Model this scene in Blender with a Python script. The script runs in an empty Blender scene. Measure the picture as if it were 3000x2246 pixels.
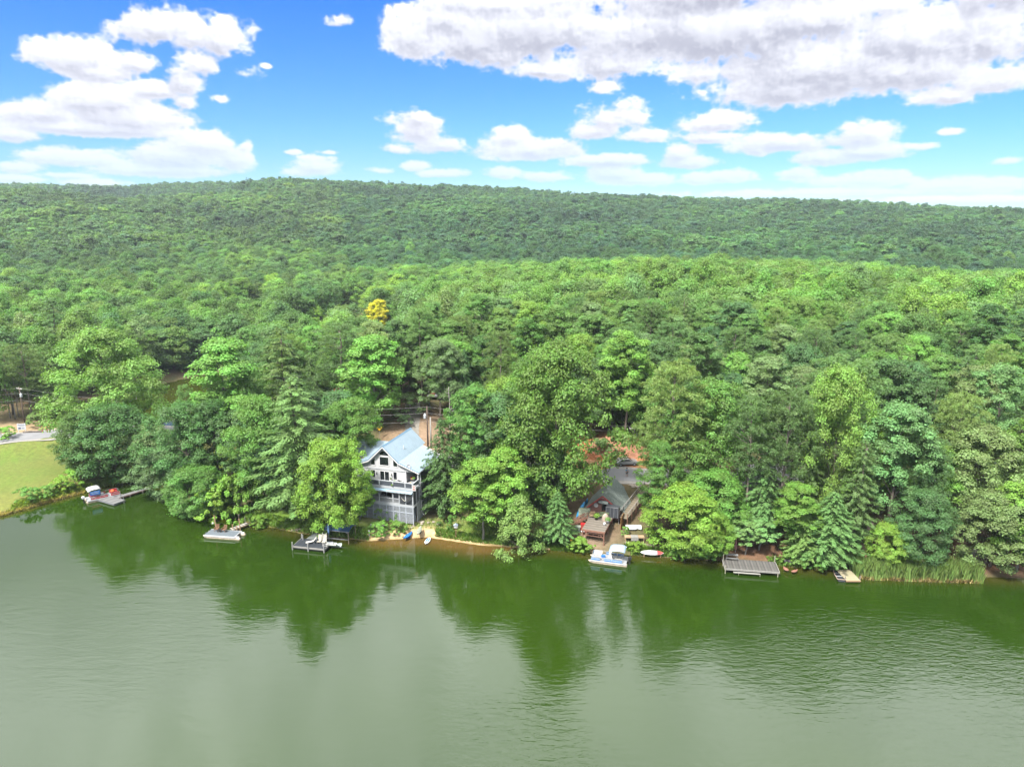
import bpy, math, random
import numpy as np
from mathutils import Vector, Matrix
random.seed(7); RNG = np.random.default_rng(11)
HAZE_DENSITY = .00008
SC = bpy.context.scene; COL = SC.collection
R = math.radians
# ---------------------------------------------------------------- camera, sky, sun, exposure
CAM_H = 52.5; PITCH = R(13.1); FPX = 2080.0      # FPX: focal length in pixels of the 3000 px wide photograph
cd = bpy.data.cameras.new('camera'); cam = bpy.data.objects.new('camera', cd); COL.objects.link(cam)
cam.location = (0, 0, CAM_H); cam.rotation_euler = (R(90) - PITCH, 0, 0)
cd.sensor_width = 36; cd.lens = 36 * FPX / 3000.0; cd.clip_start = .5; cd.clip_end = 12000
SC.camera = cam
SUN_AZ, SUN_EL = R(218), R(54)                   # clockwise from +Y
sd = bpy.data.lights.new('sun', 'SUN'); so = bpy.data.objects.new('sun', sd); COL.objects.link(so)
sd.energy = 3.0; sd.angle = R(8.0); sd.color = (1, .955, .88)
sv = Vector((math.sin(SUN_AZ) * math.cos(SUN_EL), math.cos(SUN_AZ) * math.cos(SUN_EL), math.sin(SUN_EL)))
so.rotation_euler = sv.to_track_quat('Z', 'Y').to_euler()
vs = SC.view_settings; vs.view_transform = 'Standard'; vs.look = 'None'; EXPO = 2.3; vs.exposure = EXPO; vs.gamma = 1; vs.use_curve_mapping = False
cy = SC.cycles; cy.max_bounces = 5; cy.diffuse_bounces = 3; cy.glossy_bounces = 2; cy.transmission_bounces = 3
cy.transparent_max_bounces = 6; cy.volume_bounces = 0; cy.use_denoising = True; cy.caustics_reflective = False; cy.caustics_refractive = False
try:
    cy.denoiser = 'OPENIMAGEDENOISE'; cy.denoising_prefilter = 'ACCURATE'
except Exception: pass
cy.use_adaptive_sampling = False; cy.sample_clamp_indirect = 4

def ss(a, b, x):
    t = np.clip((x - a) / (b - a), 0, 1); return t * t * (3 - 2 * t)
def lattice(shape, n, rng):                       # tiling-free smooth noise on a grid of about n cells
    h, w = shape; gy = max(2, int(n)); gx = max(2, int(n * w / h))
    g = rng.random((gy + 3, gx + 3)).astype(np.float32) * 2 - 1
    y = np.linspace(0, gy, h, dtype=np.float32); x = np.linspace(0, gx, w, dtype=np.float32)
    yi = np.minimum(y.astype(int), gy); xi = np.minimum(x.astype(int), gx)
    fy = y - yi; fx = x - xi; fy = fy * fy * (3 - 2 * fy); fx = fx * fx * (3 - 2 * fx)
    a = g[yi][:, xi]; b = g[yi][:, xi + 1]; c = g[yi + 1][:, xi]; d = g[yi + 1][:, xi + 1]
    fx = fx[None, :]; fy = fy[:, None]
    return (a * (1 - fx) + b * fx) * (1 - fy) + (c * (1 - fx) + d * fx) * fy
def cloud_dome():
    """Brightness and cover of the clouds over the whole dome, mapped by azimuth and elevation."""
    W, Hh = 4608, 1024; rng = np.random.default_rng(5)
    az = (np.arange(W, dtype=np.float32) + .5) / W * 360 - 180
    el = ((np.arange(Hh, dtype=np.float32) + .5) / Hh) ** (1 / .6) * 90
    ppx = W / 360.
    S = np.full((Hh, W), -1.0, np.float32); DK = np.zeros((Hh, W), np.float32)
    def ae(px, py):
        u = (px - 1500) / FPX; v = (1123 - py) / FPX
        dy = math.cos(PITCH) + v * math.sin(PITCH); dz = -math.sin(PITCH) + v * math.cos(PITCH)
        return math.degrees(math.atan2(u, dy)), math.degrees(math.atan2(dz, math.hypot(u, dy)))
    blobs = [(230,172,150,56),(405,188,70,34),(300,212,110,30),(455,88,120,62),(560,110,90,60),(645,130,75,80),(600,195,80,60),(700,215,60,30),(545,240,66,60),(450,262,80,30),(545,300,40,30),
        (290,300,150,50),(120,335,160,42),(360,345,200,50),(250,375,260,26),(40,395,70,26),(600,425,95,46),(520,465,150,40),(690,470,60,44),(230,468,150,28),(60,492,80,22),(470,500,230,18),(720,430,26,28),(180,515,120,10),
        (1000,62,58,26),(985,70,40,18),(780,195,20,8),(640,290,46,20),
        (1215,110,105,75),(1290,60,110,70),(1400,110,190,110),(1470,170,120,60),(1620,90,260,125),(1580,210,170,36),(1850,90,300,140),(1780,190,200,50),(2150,90,330,130),(2080,215,200,50),(2350,60,240,90),
        (2400,200,360,100),(2300,270,230,50),(2700,110,330,120),(2650,200,330,90),(2900,120,220,150),(2920,230,200,60),(2780,280,120,40),(2600,20,160,50),(2150,-30,700,70),(2950,-10,200,60),(1450,10,230,50),
        (1225,385,92,62),(1290,425,80,34),(1160,440,60,20),(1225,350,55,40),
        (1790,350,110,52),(1740,385,80,34),(1890,400,90,26),(2090,360,105,32),(2080,405,90,16),(1830,310,60,26),
        (1560,440,150,36),(1505,405,60,38),(1620,430,60,30),(1780,472,140,20),(1990,455,48,36),(2010,478,90,22),
        (2300,425,150,32),(2400,465,120,26),(2530,400,105,48),(2570,445,120,26),(2220,440,90,22),(2700,430,70,14),
        (2780,388,66,14),(2960,472,60,14),(1760,262,50,22),(2010,222,50,16),(2160,285,30,14),
        (860,447,36,10),(960,447,44,8),(920,492,86,34),(870,505,60,18),(1120,500,60,14),(1210,490,54,20),(1290,510,90,14),(1480,510,70,20),(1590,520,90,18),(1800,510,90,30),(1870,530,140,20),
        (2050,528,90,22),(2140,522,100,24),(2330,515,66,34),(2420,535,90,20),(2580,530,160,26),(2760,545,160,24),(2950,545,150,26),(2400,565,500,14),(2800,585,500,12),(60,525,160,14),(230,535,120,12)]
    for px, py, rx, ry in blobs:
        a, e = ae(px, py); a2, e2 = ae(px + rx, py); a3, e3 = ae(px, py - ry)
        ra = abs(a2 - a) + .15; re = abs(e3 - e) + .12
        i0 = np.searchsorted(el, e - 2.2 * re); i1 = np.searchsorted(el, e + 2.2 * re)
        j0 = max(0, int((a - 2.2 * ra + 180) * ppx)); j1 = min(W, int((a + 2.2 * ra + 180) * ppx))
        dx = (az[None, j0:j1] - a) / ra; dy = (el[i0:i1, None] - e) / re
        dyy = np.where(dy < 0, dy * 1.35, dy)
        f = 1 - np.sqrt(dx * dx + dyy * dyy)
        s = S[i0:i1, j0:j1]
        f = f - .34 * (1 - min(1, rx * ry / 3000.)) + .24 * min(1, max(0, rx * ry - 9000) / 15000.)
        S[i0:i1, j0:j1] = np.logaddexp(s * 13, f * 13) / 13
        d = DK[i0:i1, j0:j1]; np.maximum(d, np.clip(f + .3, 0, 1) * np.clip(-dy * .9 + .25, 0, 1), out=d)
    # billowing edges, coarse to fine
    n = sum(lattice((Hh, W), k, rng) * a for k, a in ((12, .42), (26, .44), (54, .38), (110, .27), (220, .18), (430, .11)))
    bil = sum((1 - 2 * np.abs(lattice((Hh, W), k, rng))) * a for k, a in ((34, .30), (70, .30), (150, .22), (320, .14)))
    size = .75 + .35 * ss(3, 12, el)[:, None]
    D = S + (n * .60 + bil * .22) * size - .05
    # the rest of the dome: broken cloud that thickens to thin bright overcast overhead
    gen = lattice((Hh, W), 9, rng) * .55 + n * .5 + bil * .2
    up = ss(14, 20, el)[:, None] * np.ones((1, W), np.float32)
    side = ss(40, 50, np.abs(az))[None, :] * (1 - up)
    cover = np.maximum(up * (gen + .55 + ss(15.5, 22, el)[:, None] * 1.4) + (1 - up) * -2, side * (gen + .02) + (1 - side) * -2)
    inwin = (1 - up) * (1 - side)
    D = np.where(inwin > .98, D, np.maximum(D - (1 - inwin) * 1.2, cover))
    alpha = ss(-.16, .34, D + bil * .05) ** 1.2; alpha = alpha * (.62 + .38 * ss(1.5, 7, el)[:, None])
    core = np.clip(D, -.2, 1.0)
    ns = sum(lattice((Hh, W), k, rng) * a for k, a in ((14, .5), (30, .36), (64, .16), (140, .06)))
    Hf = core * .7 + ns * .8 + bil * .10
    rel = np.zeros_like(D)
    for k, a in ((3, .5), (7, .32), (14, .2)):
        q = np.zeros_like(D); q[:-k] = Hf[k:]; q = np.roll(q, -k // 2, 1); rel += (Hf - q) * a
    acc = np.zeros_like(D); dens = ss(0, .5, D)
    for k in (3, 8, 15, 24, 36, 52):
        sh = np.zeros_like(D); sh[:-k] = dens[k:]; acc += sh / 6
    low = 1 - ss(2, 10, el)[:, None]
    br = 1.06 + np.clip(rel, -.2, .25) * (.85 - low * .2) - acc * ss(.25, .8, D) * .09 - np.clip(DK * 1.2 - .05, 0, 1) * ss(.02, .45, D) * (.40 - .16 * low)
    br = (br * (1 - low * .3) + .93 * low * .3) * (1 - .10 * low)
    hi = ss(20, 34, el)[:, None]; br = br * (1 - hi) + (4.1 + n * .9) * hi
    br = np.clip(br, .42, 6.0)
    im = bpy.data.images.new('cloud_cover', W, Hh, alpha=True, float_buffer=True)
    im.colorspace_settings.name = 'Non-Color'
    px = np.ones((Hh, W, 4), np.float32); px[..., 0] = br / 6.0; px[..., 1] = alpha; px[..., 2] = 0
    im.pixels.foreach_set(px.ravel()); im.update(); im.pack()
    return im
class NT:
    """a little shorthand for node trees"""
    def __init__(s, tree): s.t = tree; s.n = tree.nodes; s.l = tree.links
    def new(s, kind, **kw):
        nd = s.n.new(kind)
        for k, v in kw.items(): setattr(nd, k, v)
        return nd
    def put(s, sock, v):
        if v is None: return
        if isinstance(v, bpy.types.NodeSocket): s.l.new(v, sock)
        else: sock.default_value = v
    def math(s, op, a, b=None, c=None, clamp=False):
        nd = s.new('ShaderNodeMath', operation=op, use_clamp=clamp)
        for i, v in enumerate((a, b, c)): s.put(nd.inputs[i], v) if v is not None else None
        return nd.outputs[0]
    def mix(s, f, a, b, blend='MIX', clamp=False):
        nd = s.new('ShaderNodeMix', data_type='RGBA', blend_type=blend, clamp_result=clamp)
        s.put(nd.inputs[0], f); s.put(nd.inputs[6], a); s.put(nd.inputs[7], b); return nd.outputs[2]
    def noise(s, scale, detail=3, rough=.5, vec=None, dist=0):
        nd = s.new('ShaderNodeTexNoise'); nd.inputs['Scale'].default_value = scale; nd.inputs['Detail'].default_value = detail
        nd.inputs['Roughness'].default_value = rough; nd.inputs['Distortion'].default_value = dist
        if vec is not None: s.l.new(vec, nd.inputs['Vector'])
        return nd.outputs[0]
    def ramp(s, f, stops):
        nd = s.new('ShaderNodeValToRGB'); e = nd.color_ramp.elements
        while len(e) < len(stops): e.new(.5)
        for i, (p, c) in enumerate(stops): e[i].position = p; e[i].color = (*c, 1) if len(c) == 3 else c
        s.put(nd.inputs[0], f); return nd.outputs[0]
    def maprange(s, v, a, b, c, d):
        nd = s.new('ShaderNodeMapRange'); nd.interpolation_type = 'SMOOTHSTEP'
        for i, q in enumerate((v, a, b, c, d)): s.put(nd.inputs[i], q)
        return nd.outputs[0]
world = bpy.data.worlds.new('World'); SC.world = world; world.use_nodes = True
w = NT(world.node_tree); w.n.clear()
WS = .1
sky = w.new('ShaderNodeTexSky', sky_type='NISHITA'); sky.sun_disc = False; sky.sun_elevation = SUN_EL; sky.sun_rotation = SUN_AZ
sky.altitude = 300; sky.air_density = 1.0; sky.dust_density = .6; sky.ozone_density = 3.0
geo = w.new('ShaderNodeTexCoord'); sep = w.new('ShaderNodeSeparateXYZ'); w.l.new(geo.outputs['Generated'], sep.inputs[0])
azn = w.math('ARCTAN2', sep.outputs[0], sep.outputs[1])
eln = w.math('ARCSINE', w.math('MINIMUM', w.math('MAXIMUM', sep.outputs[2], .0001), .9999))
un = w.math('ADD', w.math('DIVIDE', azn, 2 * math.pi), .5)
vn = w.math('POWER', w.math('DIVIDE', eln, math.pi / 2), .6)
cmb = w.new('ShaderNodeCombineXYZ'); w.l.new(un, cmb.inputs[0]); w.l.new(vn, cmb.inputs[1])
tex = w.new('ShaderNodeTexImage', extension='EXTEND', interpolation='Linear'); tex.image = cloud_dome(); w.l.new(cmb.outputs[0], tex.inputs[0])
spc = w.new('ShaderNodeSeparateColor'); w.l.new(tex.outputs[0], spc.inputs[0])
deg = w.math('MULTIPLY', eln, 180 / math.pi)
tint = w.ramp(w.math('DIVIDE', deg, 30.), [(0, (.19, .27, .35)), (.2, (.125, .25, .37)), (.5, (.055, .205, .45)), (1, (.045, .19, .43))])
skyc = w.mix(1.0, sky.outputs[0], tint, 'MULTIPLY')
cb = w.math('MULTIPLY', spc.outputs[0], 6.0 / WS / 2 ** EXPO)
cc = w.new('ShaderNodeCombineColor')
w.l.new(w.math('MULTIPLY', cb, .962), cc.inputs[0]); w.l.new(w.math('MULTIPLY', cb, .988), cc.inputs[1])
w.l.new(w.math('ADD', w.math('MULTIPLY', cb, .955), .28), cc.inputs[2])
fin = w.mix(spc.outputs[1], skyc, cc.outputs[0])
bg = w.new('ShaderNodeBackground'); w.l.new(fin, bg.inputs[0]); bg.inputs[1].default_value = WS
wo = w.new('ShaderNodeOutputWorld'); w.l.new(bg.outputs[0], wo.inputs[0])

# ---------------------------------------------------------------- materials
MATS = {}
def mat(name, col, rough=.8, metal=0, spec=.35, vary=.12, scale=3.0, bump=0, bscale=8, stretch=None, alpha=None):
    """painted or plain surface with fine grain and patchy wear"""
    if name in MATS: return MATS[name]
    col = tuple(c * .5 for c in col)
    m = bpy.data.materials.new(name); m.use_nodes = True; t = NT(m.node_tree); b = t.n['Principled BSDF']
    tc = t.new('ShaderNodeTexCoord'); v = tc.outputs['Object']
    if stretch:
        mp = t.new('ShaderNodeMapping'); mp.inputs['Scale'].default_value = stretch; t.l.new(v, mp.inputs[0]); v = mp.outputs[0]
    n1 = t.noise(scale, 5, .6, v); n2 = t.noise(scale * 7, 3, .6, v)
    f = t.math('ADD', t.math('MULTIPLY', n1, .65), t.math('MULTIPLY', n2, .35))
    lo = tuple(c * (1 - vary * 1.9) for c in col); hi = tuple(min(1, c * (1 + vary * 1.9)) for c in col)
    t.l.new(t.ramp(f, [(.3, lo), (.7, hi)]), b.inputs['Base Color'])
    b.inputs['Roughness'].default_value = rough; b.inputs['Metallic'].default_value = metal; b.inputs['Specular IOR Level'].default_value = spec
    if bump:
        bp = t.new('ShaderNodeBump'); bp.inputs['Strength'].default_value = bump; bp.inputs['Distance'].default_value = .03
        t.l.new(t.noise(bscale, 4, .6, v), bp.inputs['Height']); t.l.new(bp.outputs[0], b.inputs['Normal'])
    MATS[name] = m; return m
def leafmat(name, far=False):
    m = bpy.data.materials.new(name); m.use_nodes = True; t = NT(m.node_tree); t.n.clear()
    if far:
        a = t.new('ShaderNodeAttribute', attribute_type='INSTANCER', attribute_name='tint'); base = a.outputs['Color']
    else:
        oi = t.new('ShaderNodeObjectInfo'); base = oi.outputs['Color']
    at = t.new('ShaderNodeAttribute', attribute_type='GEOMETRY', attribute_name='tone')
    tone = at.outputs['Fac']
    hs = t.new('ShaderNodeHueSaturation'); t.l.new(base, hs.inputs['Color'])
    t.l.new(t.math('ADD', .478, t.math('MULTIPLY', tone, .036)), hs.inputs['Hue'])
    t.l.new(t.math('ADD', .60, t.math('MULTIPLY', tone, .8)), hs.inputs['Value'])
    d = t.new('ShaderNodeBsdfPrincipled'); t.l.new(hs.outputs[0], d.inputs['Base Color']); d.inputs['Roughness'].default_value = .55
    d.inputs['Specular IOR Level'].default_value = .28
    tr = t.new('ShaderNodeBsdfTranslucent')
    t.l.new(t.mix(1.0, hs.outputs[0], (1.25, 1.3, .5, 1), 'MULTIPLY'), tr.inputs[0])
    mx = t.new('ShaderNodeMixShader'); mx.inputs[0].default_value = .38
    t.l.new(d.outputs[0], mx.inputs[1]); t.l.new(tr.outputs[0], mx.inputs[2])
    o = t.new('ShaderNodeOutputMaterial'); t.l.new(mx.outputs[0], o.inputs[0]); return m
LEAF = leafmat('leaf'); LEAF_FAR = leafmat('leaf_far', True)
BARK = mat('bark', (.17, .14, .115), .9, vary=.25, scale=2, stretch=(1, 1, .25), bump=.6, bscale=9)
BARK_PALE = mat('bark_pale', (.36, .34, .30), .9, vary=.2, scale=2, stretch=(1, 1, .25), bump=.4, bscale=9)
WEATHERED = mat('weathered_wood', (.27, .25, .235), .85, vary=.28, scale=1.2, stretch=(1, 6, 6), bump=.4)
WOOD_GREY = mat('grey_deck_wood', (.34, .34, .35), .8, vary=.14, scale=1.5, stretch=(1, 6, 6))
WOOD_TAN = mat('tan_wood', (.42, .29, .17), .8, vary=.18, scale=2, stretch=(1, 1, 5))
WOOD_RED = mat('red_brown_wood', (.26, .125, .085), .8, vary=.2, scale=2, stretch=(3, 3, 1))
WOOD_ORANGE = mat('orange_wood', (.40, .20, .06), .75, vary=.2, scale=2)
WHITE = mat('white_paint', (.72, .73, .74), .5, vary=.04)
OFFWHITE = mat('off_white_plastic', (.62, .60, .56), .5, vary=.08)
ALU = mat('aluminium', (.55, .56, .58), .38, .7, vary=.08)
DARK = mat('dark_void', (.018, .018, .02), .6, vary=.3)
BLACK = mat('black_plastic', (.03, .032, .035), .45, vary=.15)
GREYTRIM = mat('grey_trim_paint', (.46, .48, .51), .6, vary=.06)
GREYMETAL = mat('grey_metal', (.30, .31, .33), .45, .4, vary=.1)
BLUE = mat('blue_plastic', (.03, .20, .62), .4, vary=.1)
BLUEHULL = mat('blue_vinyl_panel', (.10, .28, .62), .4, vary=.06)
REDP = mat('red_paint', (.52, .02, .025), .35, vary=.08)
ORANGE = mat('orange_cloth', (.75, .14, .04), .8, vary=.15)
YELLOW = mat('yellow_paint', (.80, .48, .01), .5, vary=.05)
TERRACOTTA = mat('terracotta', (.45, .17, .08), .8, vary=.15)
ROPE = mat('rope', (.5, .48, .42), .9)

# ---------------------------------------------------------------- geometry helpers
class Geo:
    def __init__(s): s.v = []; s.f = []
    def add(s, vs, fs):
        o = len(s.v); s.v += [tuple(v) for v in vs]; s.f += [tuple(i + o for i in f) for f in fs]; return s
    def box(s, x0, x1, y0, y1, z0, z1):
        return s.add([(x0,y0,z0),(x1,y0,z0),(x1,y1,z0),(x0,y1,z0),(x0,y0,z1),(x1,y0,z1),(x1,y1,z1),(x0,y1,z1)],
                     [(0,3,2,1),(4,5,6,7),(0,1,5,4),(1,2,6,5),(2,3,7,6),(3,0,4,7)])
    def beam(s, p, q, w, h=None, up=(0, 0, 1)):
        """rectangular bar from p to q, w wide and h high"""
        p, q = Vector(p), Vector(q); d = (q - p).normalized(); u = Vector(up)
        if abs(d.dot(u)) > .95: u = Vector((1, 0, 0))
        a = d.cross(u).normalized() * w / 2; b = a.cross(d).normalized() * (h or w) / 2
        vs = [p - a - b, p + a - b, p + a + b, p - a + b, q - a - b, q + a - b, q + a + b, q - a + b]
        return s.add(vs, [(0,1,2,3),(7,6,5,4),(0,4,5,1),(1,5,6,2),(2,6,7,3),(3,7,4,0)])
    def tube(s, pts, rad, n=8, cap=True):
        if not hasattr(rad, '__len__'): rad = [rad] * len(pts)
        P_ = [Vector(p) for p in pts]; o = len(s.v); prev = None
        for i, p in enumerate(P_):
            d = (P_[min(i + 1, len(P_) - 1)] - P_[max(i - 1, 0)]).normalized()
            a = prev if prev is not None else (Vector((0, 0, 1)) if abs(d.z) < .9 else Vector((1, 0, 0)))
            a = (a - d * a.dot(d)).normalized(); prev = a; b = d.cross(a)
            for k in range(n):
                t = 2 * math.pi * k / n; s.v.append(tuple(p + (a * math.cos(t) + b * math.sin(t)) * rad[i]))
        for i in range(len(P_) - 1):
            for k in range(n):
                s.f.append((o + i*n + k, o + i*n + (k+1) % n, o + (i+1)*n + (k+1) % n, o + (i+1)*n + k))
        if cap: s.f.append(tuple(o + k for k in range(n))[::-1]); s.f.append(tuple(o + (len(P_)-1)*n + k for k in range(n)))
        return s
    def lathe(s, prof, n=12, c=(0, 0, 0)):
        o = len(s.v)
        for r, z in prof:
            for k in range(n): t = 2 * math.pi * k / n; s.v.append((c[0] + r * math.cos(t), c[1] + r * math.sin(t), c[2] + z))
        for i in range(len(prof) - 1):
            for k in range(n): s.f.append((o + i*n + k, o + i*n + (k+1) % n, o + (i+1)*n + (k+1) % n, o + (i+1)*n + k))
        s.f.append(tuple(o + k for k in range(n))[::-1]); s.f.append(tuple(o + (len(prof)-1)*n + k for k in range(n))); return s
    def prism(s, poly, vec):
        """closed polygon (3D points) pushed along vec"""
        n = len(poly); v = Vector(vec); a = [Vector(p) for p in poly]
        nrm = sum(((a[i]).cross(a[(i+1) % n]) for i in range(n)), Vector())
        if nrm.dot(v) > 0: a = a[::-1]
        return s.add(a + [p + v for p in a], [tuple(range(n)), tuple(range(n, 2*n))[::-1]] + [(i, n+i, n+(i+1) % n, (i+1) % n) for i in range(n)])
    def strip(s, rows):
        """grid surface from rows of equal length"""
        m = len(rows[0]); o = len(s.v)
        for r in rows: s.v += [tuple(p) for p in r]
        for i in range(len(rows) - 1):
            for k in range(m - 1): s.f.append((o+i*m+k, o+i*m+k+1, o+(i+1)*m+k+1, o+(i+1)*m+k))
        return s
    def mesh(s, name, m, smooth=False):
        me = bpy.data.meshes.new(name); me.from_pydata(s.v, [], s.f)
        if m: me.materials.append(m)
        if smooth: me.polygons.foreach_set('use_smooth', [True] * len(me.polygons))
        me.update(); return me
def link(name, data, parent=None, loc=(0, 0, 0), rz=0):
    o = bpy.data.objects.new(name, data); COL.objects.link(o); o.parent = parent
    o.location = loc; o.rotation_euler = (0, 0, rz); return o
def tag(o, label, cat, group=None):
    o['label'] = label; o['category'] = cat
    if group: o['group'] = group
    return o
def thing(name, label, cat, loc=(0, 0, 0), rz=0, group=None):
    return tag(link(name, None, None, loc, rz), label, cat, group)
def part(parent, name, geo, m, smooth=False, label=None, loc=(0, 0, 0), rz=0, bevel=0):
    me = geo if isinstance(geo, bpy.types.Mesh) else geo.mesh(name, m, smooth)
    o = link(name, me, parent, loc, rz)
    if label: o['label'] = label
    if bevel:
        b = o.modifiers.new('bevel', 'BEVEL'); b.width = bevel; b.segments = 2; b.limit_method = 'ANGLE'
    return o
def solo(name, geo, m, label, cat, loc=(0, 0, 0), rz=0, group=None, smooth=False, bevel=0):
    return tag(part(None, name, geo, m, smooth, None, loc, rz, bevel), label, cat, group)
def copy_tree(o, parent=None):
    c = o.copy(); COL.objects.link(c); c.parent = parent
    for ch in [k for k in o.children]: copy_tree(ch, c)
    return c

# ---------------------------------------------------------------- where things stand
def ray(px, py):
    u = (px - 1500) / FPX; v = (1123 - py) / FPX
    return u, math.cos(PITCH) + v * math.sin(PITCH), -math.sin(PITCH) + v * math.cos(PITCH)
def P(px, py, z=0):
    u, dy, dz = ray(px, py); t = (z - CAM_H) / dz; return Vector((u * t, dy * t, z))
SHX = [-400, -200, -120, -93, -86, -81, -76.5, -70, -56, -46, -35, -24, -14.5, -5.6, 8.3, 19, 32, 44.6, 54, 76, 150, 400]
SHY = [60, 92, 112, 119.5, 129, 135, 138, 134, 122, 116.5, 112, 109.5, 111, 108, 106, 104.3, 102.6, 100.2, 98.5, 97, 95, 70]
ROAD = [(-260, 118, 4), (-170, 142, 3.6), (-131, 150, 3.4), (-117, 155.5, 3.3), (-103, 161, 3.3), (-88, 162, 3.4), (-70, 158, 3.8), (-50, 149, 4.6), (-28, 139, 5.2), (-8, 132.5, 5.2), (17, 128, 5), (45, 124, 5), (85, 121, 5), (160, 119, 6)]
DRIVE = [(-21, 137.5, 5.3), (-21.5, 146, 6.8), (-22.5, 154, 8.8), (-23.2, 161, 10.4)]
def dist_line(x, y, line):
    best = np.full(np.shape(x), 1e9); hz = np.zeros(np.shape(x))
    for (x0, y0, z0), (x1, y1, z1) in zip(line[:-1], line[1:]):
        dx, dy = x1 - x0, y1 - y0; t = np.clip(((x - x0) * dx + (y - y0) * dy) / (dx*dx + dy*dy), 0, 1)
        d = np.hypot(x - x0 - t * dx, y - y0 - t * dy); c = d < best
        best = np.where(c, d, best); hz = np.where(c, z0 + t * (z1 - z0), hz)
    return best, hz
def wav(x, y, s, p=0.):
    return np.sin(x / s + p) * np.cos(y / s * 1.13 - p * 1.7) + .5 * np.sin(x / s * 2.1 - y / s * 1.7 + p * 2)
RIDX = [-1400, -600, 0, 250, 380, 600, 720, 850, 1000, 1150, 1300, 1550, 1700, 2000, 2300, 2600, 2800, 3000, 3600, 4400]
RIDY = [560, 545, 541, 538, 541, 524, 514, 509, 512, 519, 522, 532, 545, 558, 565, 575, 588, 596, 610, 625]
NRX = [-400, 900, 1150, 1300, 1500, 1700, 2100, 2500, 3000, 3800]
NRY = [1000, 960, 850, 812, 782, 760, 748, 768, 780, 800]
def ground(x, y):
    x = np.asarray(x, float); y = np.asarray(y, float)
    shore = np.interp(x, SHX, SHY); sd_ = (y - shore) * .95
    q = ((x + 97) / 18.) ** 2 + ((y - 206) / 36.) ** 2; cove = (np.sqrt(q) - 1) * 18
    s_ = np.minimum(sd_, cove)
    left = 1 - ss(-62, -44, x)
    slope = .17 * (1 - left) + .07 * left
    z = np.where(s_ < 0, np.maximum(s_ * .35, -3.5), .55 * ss(0, 1.5, s_) + slope * np.maximum(s_ - 1, 0))
    d = np.hypot(x, y); px = 1500 + 2130 * x / np.maximum(y, 1) ; px = np.where(y < 20, np.where(x < 0, -1400, 4400), px)
    # near wooded rise, then the valley, then the long far ridge
    nang = np.arctan((1123 - np.interp(px, NRX, NRY)) / FPX) - PITCH
    crest = np.maximum(CAM_H + 300 * np.tan(nang) - 19, 6.5)
    rise = 10 + (crest - 10) * ss(150, 290, d)
    cap = np.where(d < 290, rise, crest + (9 - crest) * ss(300, 460, d))
    z = np.where(s_ > 0, np.minimum(z, 10) , z)
    z = np.where((s_ > 0) & (d > 130), np.where(left > .5, z, z + (cap - 10) * ss(140, 200, d)), z)
    zl = 3 + 8 * ss(190, 330, d)
    z = np.where((left > 0) & (s_ > 0) & (d > 175), z * (1 - left) + left * np.minimum(z, zl * ss(0, 25, s_)), z)
    z = z + np.where(s_ > 0, wav(x, y, 14.) * .35 * ss(10, 60, s_) + wav(x, y, 41., 1.) * 1.2 * ss(70, 180, s_), 0)
    rang = np.arctan((1123 - np.interp(px, RIDX, RIDY)) / FPX) - PITCH
    lft = 1 - ss(500, 900, px)
    DR = 1250 + 350 * lft
    top = CAM_H + DR * np.tan(rang) - 30
    t = np.clip((d - 440) / (DR - 440), 0, 1)
    hill = (top - 10) * (.25 * t + .75 * ss(0, 1, t)) 
    hill = np.where(d > DR, (top - 10) * (1 - ss(DR, DR + 500, d) * .9), hill)
    # a front spur on the left, its tree tints kept brighter as if lit, with a saddle behind it
    spur = lft * 17 * np.exp(-((d - 930) / 150.) ** 2) - lft * 20 * np.exp(-((d - 1230) / 170.) ** 2)
    z = z + np.where(s_ > 0, np.where(d > 440, hill, 0) + spur * (d > 440) + wav(x, y, 95., 2.) * 5 * ss(480, 800, d) * (1 - ss(DR - 250, DR - 40, d)), 0)
    for ln, wd in ((ROAD, 4.2), (DRIVE, 2.0)):
        dr, hz = dist_line(x, y, ln); k = 1 - ss(wd, wd + 6, dr); z = np.where(s_ > -1, z * (1 - k) + hz * k, z)
    # terraces where the two houses and the clay bank stand
    k = (1 - ss(4, 12, np.hypot((x + 22), (y - 120)))) ; z = z * (1 - k) + np.minimum(z, 1.9 + np.maximum(y - 114, 0) * .12) * k
    k = np.exp(-(((x - 16.5) / 7.5) ** 2 + ((y - 138) / 4.5) ** 2)); z = z + k * 1.4
    behind = (y < 20) & (d > 420); z = np.where(behind, z + 25 * ss(420, 700, d), z)
    return z
def gz(x, y): return float(ground(x, y))
def G(px, py):
    """the point of the ground seen at a place in the photograph"""
    u, dy, dz = ray(px, py); t = 40.
    ts = np.arange(60., 900., .5); z = CAM_H + dz * ts; g = np.maximum(ground(u * ts, dy * ts), 0)
    i = int(np.argmax(z < g)); t = ts[i]; return Vector((u * t, dy * t, float(g[i])))
def proj(x, y, z):
    z = z - CAM_H; d = y * math.cos(PITCH) - z * math.sin(PITCH); v = y * math.sin(PITCH) + z * math.cos(PITCH)
    return 1500 + FPX * x / d, 1123 - FPX * v / d, FPX / d
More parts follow.
